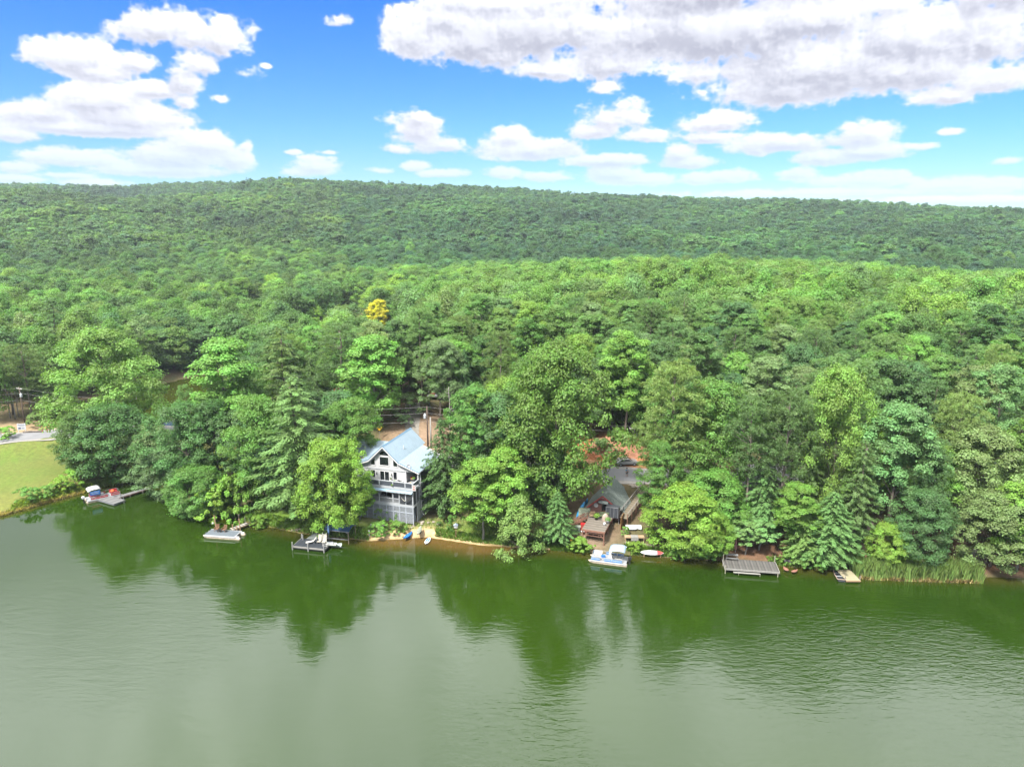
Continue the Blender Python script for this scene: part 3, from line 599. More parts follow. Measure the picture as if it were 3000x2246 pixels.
# ---------------------------------------------------------------- trees one can single out (foot x, foot y, top y, width, all in photograph pixels)
T = [
 ('spread',335,1330,972,290,'sun','tall yellow-green tree standing behind the red pontoon boat on the left'),
 ('oak',250,1392,1210,150,'dark','dark green tree between the grass field and the red pontoon boat'),
 ('maple',345,1398,1190,250,'dark','wide dark green tree directly above the red pontoon boat'),
 ('oak',450,1400,1245,170,'grey','pale grey-green tree right of the dark tree above the red boat'),
 ('tall',690,1400,1000,215,'bright','tall bright green tree with rounded top left of the grey house'),
 ('maple',560,1440,1180,230,'dark','dark green tree left of the bright tall tree by the shore'),
 ('maple',500,1446,1300,170,'grey','grey-green tree with branches hanging over the water right of the grey dock'),
 ('maple',585,1500,1360,190,'mid','green tree overhanging the water behind the float with two chairs'),
 ('pine',562,1350,1128,60,'mint','small blue-green pine tip beside the cove'),
 ('oak',745,1440,1200,170,'blue','blue-green tree between the tall bright tree and the big feathery pine'),
 ('bush',655,1520,1405,130,'lime','lime green bush above the float with two chairs'),
 ('bush',700,1528,1380,120,'lime','lime green bush touching the left side of the feathery pine'),
 ('whitepine',890,1525,1105,350,'hem','large feathery light green pine left of the grey house'),
 ('whitepine',850,1400,960,260,'pine','big olive green pine behind the feathery pine left of the house'),
 ('pine',1010,1230,950,190,'pine','olive pine rising left of the gravel drive'),
 ('maple',1100,1262,990,200,'bright','bright green tree beside the gravel drive above the yellow sign'),
 ('round',990,1566,1290,200,'lime','yellow-green maple at the water hiding the left end of the grey house'),
 ('maple',1055,1525,1400,90,'lime','small yellow-green tree in front of the grey house deck'),
 ('hemlock',1300,1500,1225,190,'hemdk','feathery dark green hemlock touching the right side of the grey house'),
 ('hemlock',1345,1420,1200,130,'hem','feathery hemlock behind the one beside the grey house'),
 ('tall',1388,1480,1130,130,'mid','narrow green tree right of the bare snag and the hemlocks'),
 ('oak',1460,1470,1160,210,'blue','blue-green tree behind the bright maples at the water'),
 ('maple',1415,1588,1350,175,'lime','bright lime maple at the water right of the sandy beach'),
 ('maple',1480,1560,1320,160,'lime','lime maple with yellow tips between the beach and the drooping tree'),
 ('willow',1520,1618,1440,135,'willow','drooping pale green tree hanging over the water'),
 ('oak',1585,1510,1300,170,'dark','dark blue-green tree behind the drooping tree'),
 ('hemlock',1632,1585,1438,135,'hem','small feathery hemlock left of the red-brown cabin'),
 ('spread',1635,1500,1010,330,'mid','great broad oak rising between the two houses with a pale trunk'),
 ('oak',1560,1440,1060,200,'mid','green tree left of the great broad oak'),
 ('hemlock',1640,1400,1290,110,'hemdk','dark hemlock under the great oak left of the clay bank'),
 ('bigpine',1960,1490,1065,230,'pinelt','round-topped light pine right of the clay bank'),
 ('spread',2080,1480,1120,270,'mid','broad light green oak right of the clay bank'),
 ('oak',1925,1560,1300,130,'mid','green tree leaning over the cabin walkway'),
 ('maple',2000,1610,1430,225,'lime','lime maple with forked pale trunk right of the paddle board'),
 ('oak',2080,1560,1380,200,'bright','bright green tree behind the lime maple with the forked trunk'),
 ('maple',2075,1626,1500,130,'lime','small lime tree over the covered motor boat'),
 ('pine',2180,1560,1160,150,'pine','slender olive pine above the long grey dock'),
 ('bigpine',2275,1560,1140,190,'pine','olive pine with bare lower trunk above the long grey dock'),
 ('hemlock',2225,1560,1330,190,'hem','feathery tree below the two olive pines'),
 ('small',2182,1627,1528,90,'mint','small mint green tree at the left end of the long grey dock'),
 ('small',2222,1615,1520,110,'mint','small mint green tree behind the long grey dock beside its twin'),
 ('tall',2322,1622,1420,130,'bright','tree with pale birch-like trunk right of the long grey dock'),
 ('spread',2425,1530,1080,210,'sun','tall lime yellow tree standing out in the wood on the right'),
 ('bigpine',2440,1440,1040,240,'pinelt','round-topped pine behind the tall lime yellow tree'),
 ('hemlock',2425,1640,1440,225,'hem','feathery light green hemlock hanging over the rowboat'),
 ('hemlock',2350,1640,1500,150,'hem','low feathery hemlock left of the rowboat'),
 ('pine',2475,1560,1290,150,'pine','olive pine with long bare trunk above the rowboat'),
 ('oak',2600,1560,1190,230,'mint','blue-green broad tree above the reeds'),
 ('maple',2600,1655,1535,130,'bright','bright green rounded small tree at the left end of the reeds'),
 ('oak',2690,1650,1440,190,'blue','dark green tree behind the middle of the reeds'),
 ('bigpine',2770,1520,1150,180,'pinelt','round-crowned light pine on the right above the reeds'),
 ('spread',2840,1560,1250,260,'grey','broad grey-green tree above the right end of the reeds'),
 ('tall',2880,1470,1075,150,'mint','pale green round-topped tree near the right edge'),
 ('oak',2900,1660,1450,220,'grey','grey-green tree whose branches touch the water right of the reeds'),
 ('maple',2975,1680,1420,180,'bright','bright green tree at the right edge of the picture by the water'),
 ('oak',2985,1560,1230,170,'mid','green tree at the right edge above the bright one'),
 ('tall',720,900,815,60,'lime','small lime tree in the valley wood left of the orange tree'),
 ('maple',1030,900,835,72,'lime','lime green round tree left of the yellow tree'),
 ('maple',1118,960,838,120,'lime','yellow-green round tree behind the orange tree'),
 ('maple',1112,985,880,66,'yellow','small golden yellow tree in the middle of the wood'),
 ('maple',925,960,895,60,'lime','lime green tree left of the golden yellow tree'),
 ('whitepine',180,1150,870,170,'pine','big pine left of the tall yellow-green tree'),
 ('pine',40,1215,1020,120,'pine','olive pine over the dirt bank at the left edge'),
 ('pine',95,1232,1010,120,'pine','olive pine behind the left utility pole'),
 ('hemlock',165,1225,1060,150,'hem','feathery tree between the utility pole and the cove inlet'),
 ('oak',540,1078,990,130,'dark','dark green tree on the far bank of the cove'),
 ('oak',470,1082,960,130,'blue','blue-green tree on the left far bank of the cove'),
 ('hemlock',600,1075,945,130,'hemdk','dark feathery tree on the right far bank of the cove'),
 ('bush',455,1190,1150,60,'mid','bush on the left bank of the cove'),
 ('bush',1200,1215,1150,110,'grey','grey-green bush beside the gravel drive'),
 ('bush',1190,1245,1215,50,'grey','small grey-green bush below the larger one by the gravel drive'),
 ('bush',1372,1280,1200,90,'lime','yellowish bush beside the bare snag'),
 ('bush',1760,1335,1285,80,'grey','grey-green bush at the left foot of the clay bank'),
 ('bush',1165,1522,1500,60,'mid','rounded green bush in front of the grey house lattice'),
 ('bush',1120,1520,1490,60,'willow','green bush left of the rounded bush under the grey house deck'),
 ('bush',1110,1568,1548,66,'bright','leafy plant patch at the water left of the blue kayak'),
 ('bush',1160,1562,1540,60,'bright','light green bush beside the blue kayak'),
 ('bush',1288,1545,1526,20,'mid','small round bush on the lawn right of the kayaks'),
 ('bush',1325,1552,1505,34,'mid','upright green bush beside the white birdhouse'),
 ('bush',1975,1640,1605,50,'bright','round bright bush at the water under the forked maple'),
 ('bush',1700,1614,1580,70,'bright','bright grassy bush at the water left of the blue pontoon boat'),
 ('bush',1860,1618,1600,44,'lime','lime bush at the water behind the paddle board'),
 ('bush',1830,1570,1540,26,'bright','leafy shrub right of the cabin deck'),
 ('bush',2060,1632,1600,90,'mid','green bush at the water in front of the covered motor boat'),
 ('bush',2300,1650,1620,40,'bright','green bush right of the long grey dock'),
 ('bush',2370,1665,1640,90,'mid','green bush leaning over the water left of the rowboat'),
 ('bush',222,1424,1378,90,'lime','bright bush at the right end of the field'),
 ('bush',180,1440,1398,70,'lime','lime bush on the field bank second from the red boat'),
 ('bush',140,1455,1420,55,'bright','small green bush on the field bank'),
 ('bush',85,1470,1428,75,'bright','round green bush on the field bank nearest the left edge'),
 ('bush',20,1285,1265,60,'lime','low yellow-green bush beside the wooden rail by the road'),
 ('bush',120,1250,1215,70,'hem','green bush behind the white sign board'),
 ('bush',760,1542,1505,60,'bright','bright green bush at the water under the feathery pine'),
 ('bush',960,1575,1540,40,'lime','light bush at the water beside the blue canopy'),
]
for t_ in T:
    o_ = tpx(*t_)
    pass
# ---------------------------------------------------------------- the rest of the near wood
WIN = [(1035,1225,1265,1545,119), (1100,1110,1340,1262,150), (1735,1268,1900,1415,134), (1690,1400,1860,1625,124), (490,1112,575,1172,195), (0,1225,215,1340,170),
       (0,1300,240,1500,150), (700,1440,1090,1600,112), (1150,1060,1185,1230,158), (2120,1560,2390,1690,101), (250,1400,430,1490,128), (1700,1380,1860,1430,122),
       (895,885,955,925,322), (995,835,1065,885,384), (1070,845,1160,925,283), (690,815,750,865,378)]
def allowed(x, y, h, wd):
    z = gz(x, y)
    if z < .5: return False
    dr, _ = dist_line(x, y, ROAD); dd, _ = dist_line(x, y, DRIVE)
    if dr < 6.5 or dd < 4.5: return False
    if x < -72 and y < 166 and x > -135: return False
    if x < -135 and y < 150: return False
    cx, top, s = proj(x, y, z + h); _, bot, s2 = proj(x, y, z); w_ = wd / 2 * s * .8
    for x0, y0, x1, y1, yd in WIN:
        if y < yd + 3 and cx + w_ > x0 and cx - w_ < x1 and bot > y0 and top < y1: return False
    return True
cand = []
rr = random.Random(21)
for gy in np.arange(106, 262, 6.1):
    for gx in np.arange(-210, 214, 6.3):
        x = gx + rr.uniform(-2.6, 2.6); y = gy + rr.uniform(-2.5, 2.5)
        if abs(x / y) > .78: continue
        kd = rr.choices(['oak', 'maple', 'tall', 'pine', 'bigpine', 'whitepine', 'hemlock', 'spread'], [30, 14, 22, 12, 10, 6, 5, 6])[0]
        h = {'oak': 18, 'maple': 16, 'tall': 21, 'pine': 20, 'bigpine': 20, 'whitepine': 20, 'hemlock': 15, 'spread': 18}[kd] * rr.uniform(.82, 1.12)
        wd = {'oak': 10.5, 'maple': 9.5, 'tall': 9, 'pine': 7.5, 'bigpine': 10, 'whitepine': 9.5, 'hemlock': 8, 'spread': 12.5}[kd] * rr.uniform(.85, 1.15)
        if y < 130 and x > -10: h *= .9
        mn = min([(x - a) ** 2 + (y - b) ** 2 for a, b, c in TREES if abs(a - x) < 9 and abs(b - y) < 9] or [999])
        if mn < 4.2 ** 2 or not allowed(x, y, h, wd): continue
        cand.append((math.hypot(x, y), x, y, kd, h, wd)); TREES.append((x, y, wd / 2))
cand.sort(); NI = 225
def pick_tint(kd, x, y, r=rr):
    left = x / y < -.3
    if kd in ('pine', 'bigpine'): return r.choice(['pine', 'pine', 'pinelt', 'warm'])
    if kd in ('whitepine', 'hemlock'): return r.choice(['hem', 'hemdk', 'pine'])
    if y > 170 and not left: return r.choice(['warm', 'warm', 'mid', 'bright', 'mid', 'pinelt'])
    if left: return r.choice(['dark', 'mid', 'mid', 'blue', 'warm', 'grey'])
    return r.choice(['mid', 'mid', 'bright', 'blue', 'grey', 'dark', 'warm'])
LOOK = dict(dark='dark green', blue='blue-green', mid='mid green', warm='warm green', bright='bright green', grey='grey-green', pine='olive green', pinelt='light olive', hem='feathery light green', hemdk='feathery dark green')
KN = dict(oak='round-crowned oak', maple='egg-shaped maple', tall='narrow broadleaf tree', pine='slender pine', bigpine='broad-crowned pine', whitepine='long-branched white pine', hemlock='conical hemlock', spread='spreading broadleaf tree')
def zone(x, y):
    s_ = x / y; a = 'left of the road cove' if s_ < -.5 else 'around the cove on the left' if s_ < -.28 else 'behind the grey house' if s_ < -.02 else 'behind the red-brown cabin' if s_ < .2 else 'above the long grey dock' if s_ < .42 else 'above the reeds on the right'
    return ('low on slope ' if y < 150 else 'high on slope ') + a
for d, x, y, kd, h, wd in cand[:NI]:
    tn = pick_tint(kd, x, y); lb = '%s %s %s' % (LOOK[tn], KN[kd], zone(x, y))
    tree(kd, x, y, h, wd, TINT[tn], lb, lb.replace(KN[kd], KN[kd] + 's'))
twins = {}
for o_ in COL.objects:
    if o_.get('category') == 'tree' and o_.get('group'): twins.setdefault(o_['label'], []).append(o_)
ORD = ['leftmost', 'second from left', 'third from left', 'fourth from left', 'fifth from left', 'sixth from left', 'seventh from left', 'eighth from left', 'ninth from left']
for lb, os_ in twins.items():
    if len(os_) > 1:
        for k_, o_ in enumerate(sorted(os_, key=lambda q: q.location.x / q.location.y)): o_['label'] = lb.replace('long-branched ', '') + ', ' + (ORD[k_] if k_ < len(os_) - 1 else 'rightmost')
# ---------------------------------------------------------------- woods that read as one mass
def row(x, y, h, wd, c, i, H0=18., W0=11.):
    return (x, y, gz(x, y) - .1, rr.uniform(0, 6.28), wd / W0, h / H0, c[0], c[1], c[2], i)
rows = []
for d, x, y, kd, h, wd in cand[NI:]:
    i = {'pine': 4, 'bigpine': 4, 'whitepine': 5, 'hemlock': 5}.get(kd, rr.randrange(4)); c = jit(TINT[pick_tint(kd, x, y)], .14)
    rows.append(row(x, y, h, wd, c, i, 19. if i > 3 else 18., (8.5 if i > 3 else 11.)))
def d0(x, y): return math.hypot(x, y)
def clear(x, y, z):
    cx, top, s_ = proj(x, y, z + 17); w_ = 5 * s_
    for x0, y0, x1, y1, yd in WIN[-4:]:
        if y < yd - 1 and cx + w_ > x0 and cx - w_ < x1 and top < y1: return False
        if abs(y - yd) < 7 and x0 < cx < x1: return False
    return True
def scatter(r0, r1, step, name, label, col, base=None, hs=(13, 19)):
    out = base or []; rs = np.arange(r0, r1, step)
    pts = []
    for q in rs:
        na = int(1.62 * q / step)
        for k in range(na): pts.append((-.81 + 1.62 * (k + rr.random()) / na, q + rr.uniform(-.45, .45) * step))
    A = np.array(pts); X = A[:, 1] * np.sin(A[:, 0]); Y = A[:, 1] * np.cos(A[:, 0]); Zs = ground(X, Y)
    PX = 1500 + 2130 * X / Y
    clump = wav(X, Y, 38., 3.); cl2 = wav(X, Y, 17., 5.)
    for x, y, z, px, a, b in zip(X, Y, Zs, PX, clump, cl2):
        if z < .6 or y < 262 and r0 < 262: continue
        if d0(x, y) < 384 and not clear(x, y, z): continue
        u = rr.random(); d = math.hypot(x, y); k = 1
        if u < .10 + .08 * (a > .3): i = 4; c = TINT['pine']
        elif u < .15: i = 5; c = TINT['hemdk']
        else:
            i = rr.randrange(4); k = (rr.random() + a * .22 + b * .1) if d < 500 else .45 + (rr.random() - .5) * .5 + a * .22 + b * .12
            c = TINT['dark'] if k < .3 else TINT['blue'] if k < .48 else TINT['mid'] if k < .78 else TINT['warm'] if k < 1.0 else TINT['bright']
            if rr.random() < (.012 if d < 560 else .003): c = TINT['lime']
        if d > 440: c = (c[0] * .70, c[1] * .84, c[2] * 1.25) if not (px < 1000 and d < 1040) else (c[0] * .95, c[1] * .97, c[2] * 1.1)  # cloud shadow painted into far crown tints; left spur kept brighter as if lit
        elif x > -30 and i < 4 and k < .75: c = TINT['warm'] if k < .35 else TINT['mid']
        h = rr.uniform(*hs); wd = rr.uniform(8.5, 13) if r0 < 500 else 6.5 + 14 * rr.random() ** 1.8 + 2.5 * a
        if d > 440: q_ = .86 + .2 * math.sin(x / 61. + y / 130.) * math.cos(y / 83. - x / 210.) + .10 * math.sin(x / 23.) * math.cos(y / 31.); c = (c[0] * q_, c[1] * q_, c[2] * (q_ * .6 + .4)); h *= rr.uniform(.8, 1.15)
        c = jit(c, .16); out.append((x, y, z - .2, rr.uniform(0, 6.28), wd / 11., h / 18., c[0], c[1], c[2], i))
    forest(name, label, col, out); return len(out)
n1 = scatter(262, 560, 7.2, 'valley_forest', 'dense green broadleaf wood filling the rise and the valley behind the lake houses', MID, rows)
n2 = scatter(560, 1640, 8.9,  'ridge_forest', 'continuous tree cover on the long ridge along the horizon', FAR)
print('individual trees', len(cand[:NI]) + len(T), 'of', len(cand), 'valley', n1, 'ridge', n2)
# ---------------------------------------------------------------- the grey lake house (front-right corner post is the origin; x runs left to right, y into the slope)
SIDING = mat('pale_grey_siding', (.60, .60, .61), .7, vary=.05, scale=2); METALROOF = mat('pale_blue_metal_roof', (.33, .43, .51), .42, .15, vary=.05, scale=.6)
ROOFTRIM = mat('blue_roof_trim', (.12, .24, .36), .5); TRIMW = mat('white_trim', (.85, .85, .86), .6, vary=.04); PANE = mat('window_glass', (.012, .016, .02), .06, spec=.9, vary=.3, scale=1.5)
SCREEN = mat('dark_insect_screen', (.05, .055, .065), .6, vary=.1); LATT = mat('grey_lattice', (.40, .43, .47), .7, vary=.08); MESHD = mat('deck_mesh', (.07, .08, .10), .6)
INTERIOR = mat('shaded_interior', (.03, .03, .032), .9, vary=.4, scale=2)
def window(parent, poly, y, fw=.09, nm='window', bars=()):
    """trim frame round a polygon in the x-z plane, facing -y, with its pane"""
    n = len(poly); cx = sum(p[0] for p in poly) / n; cz = sum(p[1] for p in poly) / n
    fr = Geo(); out = [(cx + (x - cx) * (1 + fw * 2 / max(.3, abs(x - cx) * 2)), cz + (z - cz) * (1 + fw * 2 / max(.3, abs(z - cz) * 2))) for x, z in poly]
    for i in range(n):
        a, b, c, d = poly[i], poly[(i+1) % n], out[(i+1) % n], out[i]
        fr.prism([(a[0], y - .07, a[1]), (b[0], y - .07, b[1]), (c[0], y - .07, c[1]), (d[0], y - .07, d[1])], (0, .12, 0))
    for x0, x1, z0, z1 in bars: fr.box(x0, x1, y - .072, y + .02, z0, z1)
    w_ = part(parent, nm, fr, TRIMW); part(w_, 'pane', Geo().prism([(x, y - .015, z) for x, z in poly], (0, .03, 0)), PANE)
    return w_
def rect(x0, x1, z0, z1): return [(x0, z0), (x1, z0), (x1, z1), (x0, z1)]
def house():
    h = thing('lake_house', 'tall pale grey lake house with light blue metal roof and stacked decks', 'house', (-16.9, 113.5, 0), R(-17))
    W0 = 2.5
    EL, ER, KL, KR, AX = (-13.1, 9.90), (.35, 9.93), (-9.30, 11.30), (-3.55, 11.38), (-6.45, 14.10)
    gable = [(-12.6, 9.75), (-2.4, 9.75), (-.1, 9.75), (-.1, 9.95), KR, AX, KL, (-12.6, 10.0)]
    # walls: boards of siding one over another
    body = Geo().box(-12.6, -2.4, W0 + .1, 12.6, 1.2, 9.7).box(-12.6, -.1, 8.9, 12.6, 1.2, 9.7); part(h, 'wall', body, SIDING)
    part(h, 'wall', Geo().prism([(x, W0 + .02, z - .12) for x, z in gable], (0, .3, 0)), SIDING, label='pale grey gable wall with three windows')
    sid = Geo()
    for k in range(11):
        z = 7.65 + k * .185; sid.prism([(0, W0 + .02 - .035, z), (0, W0 + .02 - .008, z + .17), (0, W0 + .1, z + .17), (0, W0 + .1, z)], (-12.6 + 2.4, 0, 0))
        sid.v[-8:] = [(x - 2.4, y, zz) for x, y, zz in sid.v[-8:]]
    part(h, 'siding', sid, mat('siding_boards', (.64, .645, .65), .7, vary=.05))['kind'] = 'stuff'
    part(h, 'belt_board', Geo().box(-12.62, -2.3, W0 - .10, W0 + .0, 9.60, 9.74), GREYTRIM); part(h, 'corner_board', Geo().box(-2.46, -2.30, W0 - .08, W0 + .12, 7.6, 9.6), TRIMW)
    back = Geo().prism([(x, 12.3, z - .12) for x, z in gable], (0, .3, 0)); part(h, 'wall', back, SIDING)
    # roofs: two steep slopes, two flatter aprons, a rear wing
    def slope(a, b, y0, y1, m=METALROOF, nm='roof', y1b=None):
        """sheet between profile points a and b from y0 to y1 with standing seams"""
        t = .09; y1b = y1 if y1b is None else y1b; n_ = Vector((-(b[1] - a[1]), 0, b[0] - a[0])).normalized()
        if n_.z < 0: n_ = -n_
        g = Geo().prism([(a[0], y0, a[1]), (b[0], y0, b[1]), (b[0], y1b, b[1]), (a[0], y1, a[1])], -n_ * t)
        o = part(h, nm, g, m)
        s = Geo(); L = math.hypot(b[0] - a[0], b[1] - a[1]); k = y0 + .05
        while k < min(y1, y1b) - .05:
            s.beam(Vector((a[0], k, a[1])) + n_ * .015, Vector((b[0], k, b[1])) + n_ * .015, .035, .05, up=n_); k += .42
        part(o, 'seam', s, m)['kind'] = 'stuff'; return o
    slope(AX, KR, 2.0, 13.6); slope(AX, KL, 2.0, 13.6)
    slope((KR[0], KR[1] - .01), ER, 2.0, 12.4, y1b=10.6); slope((KL[0], KL[1] - .01), EL, 2.0, 12.4)
    part(h, 'ridge_cap', Geo().prism([(AX[0] - .25, 1.96, AX[1] - .2), (AX[0], 1.96, AX[1] + .05), (AX[0] + .25, 1.96, AX[1] - .2), (AX[0], 1.96, AX[1] - .04)], (0, 11.7, 0)), ROOFTRIM)
    # rear wing with its ridge across
    for (ya, za, yb, zb) in ((10.6, 12.0, 5.4, 9.98), (10.6, 12.0, 15.4, 9.9)):
        o = part(h, 'roof', Geo().prism([(-17.2, ya, za), (-7.6, ya, za), (-7.6, yb, zb), (-17.2, yb, zb)], (0, 0, -.1)), METALROOF, label='pale metal roof of the rear wing')
    part(h, 'wall', Geo().box(-16.8, -12.5, 6.0, 14.9, 2.5, 9.85), SIDING); part(h, 'wall', Geo().prism([(-16.85, 6.0, 9.8), (-16.85, 14.9, 9.8), (-16.85, 10.6, 11.8)], (.25, 0, 0)), SIDING)
    part(h, 'gutter', Geo().box(-12.9, -9.6, 5.2, 5.36, 10.18, 10.36), mat('rusty_flashing', (.22, .12, .07), .8, vary=.3))
    # white rake boards with a blue drip edge
    rk = Geo(); dr = Geo()
    for a, b in ((EL, KL), (KL, AX), (AX, KR), (KR, ER)):
        rk.beam((a[0], 1.97, a[1] - .21), (b[0], 1.97, b[1] - .21), .07, .24); dr.beam((a[0], 1.93, a[1] - .03), (b[0], 1.93, b[1] - .03), .06, .09)
    part(h, 'rake_board', rk, TRIMW); part(h, 'drip_edge', dr, ROOFTRIM)
    part(h, 'gutter', Geo().box(.30, .42, 2.0, 10.5, 9.74, 9.88), ALU); part(h, 'vent_pipe', Geo().tube([(-4.6, 6.5, 12.2), (-4.6, 6.5, 12.95)], .09, 8), WHITE)
    # gable and wall openings
    window(h, [(-7.3, 12.2), (-5.6, 12.2), (-5.6, 12.62), (-6.05, 13.02), (-6.85, 13.02), (-7.3, 12.62)], W0)
    window(h, rect(-7.3, -5.6, 10.42, 11.92), W0); window(h, [(-9.0, 10.3), (-8.25, 10.3), (-8.25, 11.55), (-9.0, 10.95)], W0); window(h, [(-4.7, 10.4), (-3.95, 10.4), (-3.95, 11.0), (-4.7, 11.6)], W0)
    window(h, rect(-7.3, -5.6, 7.65, 9.3), W0, nm='sliding_door', bars=((-6.5, -6.4, 7.65, 9.3),)); window(h, rect(-8.95, -8.3, 8.0, 9.35), W0); window(h, rect(-4.75, -4.1, 8.0, 9.4), W0); window(h, rect(-11.6, -10.7, 8.0, 9.3), W0)
    window(h, rect(-7.3, -5.2, 4.75, 6.75), W0, nm='sliding_door', bars=((-6.3, -6.2, 4.75, 6.75),)); window(h, rect(-10.6, -8.6, 4.75, 6.7), W0, nm='sliding_door', bars=((-9.65, -9.55, 4.75, 6.7),))
    for x in (-7.9, -5.05): l = part(h, 'wall_lamp', Geo().tube([(x, 2.42, 9.05), (x, 2.28, 9.05), (x, 2.28, 8.85)], .05, 6).tube([(x, 2.28, 8.95), (x, 2.28, 8.65)], [.07, .11], 8), BLACK)
    # decks
    part(h, 'deck', Geo().box(-13.2, .12, -.02, 8.9, 7.42, 7.6), mat('deck_boards', (.30, .31, .33), .8, vary=.1, scale=1, stretch=(1, 6, 1)), label='upper deck along the main floor')
    part(h, 'deck', Geo().box(-13.2, .12, -.02, 2.5, 4.42, 4.6), MATS['deck_boards'], label='lower deck'); part(h, 'fascia', Geo().box(-13.2, .14, -.08, -.02, 7.25, 7.66).box(.12, .2, -.08, 8.9, 7.25, 7.66), GREYTRIM)
    part(h, 'fascia', Geo().box(-13.2, .14, -.08, -.02, 4.3, 4.68).box(.12, .2, -.08, 2.6, 4.3, 4.68), GREYTRIM)
    for x in (0, -1.35, -3.65, -6.2, -8.7, -11.2, -13.1): part(h, 'railing_post', Geo().box(x - .09, x + .09, -.12, .06, 6.9 if x else 4.6, 8.62), GREYTRIM)
    part(h, 'handrail', Geo().box(-13.2, .14, -.13, .07, 8.60, 8.68).box(.02, .2, 0, 2.5, 8.6, 8.68), GREYTRIM)
    xs = [0, -1.35, -3.65, -6.2, -8.7, -11.2, -13.1]
    for a, b in zip(xs[1:], xs[:-1]):
        p_ = part(h, 'railing_panel', Geo().box(a + .1, b - .1, -.045, -.02, 7.76, 8.52), MESHD); part(p_, 'rail', Geo().box(a + .09, b - .09, -.06, 0, 8.5, 8.58).box(a + .09, b - .09, -.06, 0, 7.68, 7.76), GREYTRIM)
    for y0 in (0.1, 1.3): part(h, 'railing_panel', Geo().box(.06, .09, y0, y0 + 1.1, 7.76, 8.52), MESHD)
    aw = part(h, 'awning', Geo().prism([(-13.0, -.1, 7.2), (-.0, -.1, 7.2), (.05, -.5, 6.95), (-13.0, -.5, 6.95)], (0, 0, -.04)), mat('blue_awning', (.26, .40, .52), .5, vary=.12, scale=1.4, stretch=(.3, 1, 1)), label='narrow blue awning under the upper deck')
    sl = Geo()
    for k in range(52): sl.box(-12.95 + k * .25, -12.86 + k * .25, -.53, -.48, 6.80, 6.93)
    part(aw, 'fringe', sl, WHITE)['kind'] = 'stuff'
    # lower floor: posts, balustrade, screened bay with a dark interior
    for x in (-.02, -1.35, -2.55, -3.75, -6.35, -8.8, -11.3, -13.1): part(h, 'post', Geo().box(x - .09, x + .09, -.06, .12, 1.6 if x == -.02 else 4.6, 7.25), GREYTRIM)
    part(h, 'post', Geo().box(-.02, .16, 2.3, 2.5, 1.6, 9.8), GREYTRIM); part(h, 'post', Geo().box(-.1, .1, 2.2, 2.4, 7.6, 9.8), mat('white_post', (.5, .5, .5), .6))
    for a, b in ((-1.35, -.02), (-2.55, -1.35)): part(h, 'screen', Geo().box(a + .1, b - .1, .02, .035, 4.75, 6.95), SCREEN, label='insect screen of the porch bay')
    part(h, 'screen', Geo().box(.04, .055, .15, 1.15, 4.75, 6.95), SCREEN); part(h, 'screen', Geo().box(.04, .055, 1.3, 2.25, 4.75, 6.95), SCREEN); part(h, 'post', Geo().box(0, .14, 1.15, 1.3, 4.6, 7.2), GREYTRIM)
    bl = Geo()
    for k in range(60): x = -13.0 + k * .173; bl.box(x, x + .05, -.02, .03, 4.75, 5.5)
    part(h, 'handrail', Geo().box(-13.1, -2.6, -.06, .07, 5.5, 5.58).box(-13.1, -2.6, -.04, .05, 4.7, 4.76), GREYTRIM); part(h, 'baluster', bl, GREYTRIM)['kind'] = 'stuff'
    # lattice skirt in framed panels
    px_ = [-.02, -1.35, -2.55, -3.75, -5.05, -6.35, -7.6, -8.8, -10.05, -11.3, -13.1]
    for x in px_: part(h, 'skirt_post', Geo().box(x - .07, x + .07, -.09, .05, 1.2, 4.3), mat('skirt_frame', (.44, .48, .54), .7))
    part(h, 'skirt_rail', Geo().box(-13.1, 0, -.08, .04, 3.12, 3.24).box(-13.1, 0, -.08, .04, 4.18, 4.3), MATS['skirt_frame'])
    for a, b in zip(px_[1:], px_[:-1]):
        for z0, z1 in ((1.3, 3.12), (3.24, 4.18)):
            g = Geo(); a_, b_ = a + .07, b - .07; wd_ = b_ - a_; hh = z1 - z0; k = -hh
            while k < wd_:
                x0, x1 = max(k, 0), min(k + hh, wd_)
                if x1 - x0 > .05:
                    g.beam((a_ + x0, -.02, z0 + (x0 - k)), (a_ + x1, -.02, z0 + (x1 - k)), .012, .035); g.beam((a_ + x0, -.005, z1 - (x0 - k)), (a_ + x1, -.005, z1 - (x1 - k)), .012, .035)
                k += .13
            part(h, 'lattice_panel', g, LATT)['kind'] = 'stuff'
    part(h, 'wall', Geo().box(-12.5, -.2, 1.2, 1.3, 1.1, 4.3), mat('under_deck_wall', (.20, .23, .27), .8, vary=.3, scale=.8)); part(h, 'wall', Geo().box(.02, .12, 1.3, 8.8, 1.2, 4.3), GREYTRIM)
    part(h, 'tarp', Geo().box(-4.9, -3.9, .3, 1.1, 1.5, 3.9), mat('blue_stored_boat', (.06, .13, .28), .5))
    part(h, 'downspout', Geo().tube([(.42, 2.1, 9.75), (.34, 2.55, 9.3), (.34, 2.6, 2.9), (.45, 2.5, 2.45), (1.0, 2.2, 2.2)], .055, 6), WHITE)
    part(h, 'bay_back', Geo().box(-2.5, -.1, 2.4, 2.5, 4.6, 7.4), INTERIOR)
    return h
HOUSE = house(); HM = Matrix.Translation((-16.9, 113.5, 0)) @ Matrix.Rotation(R(-17), 4, 'Z')
def HL(x, y, z): return HM @ Vector((x, y, z))
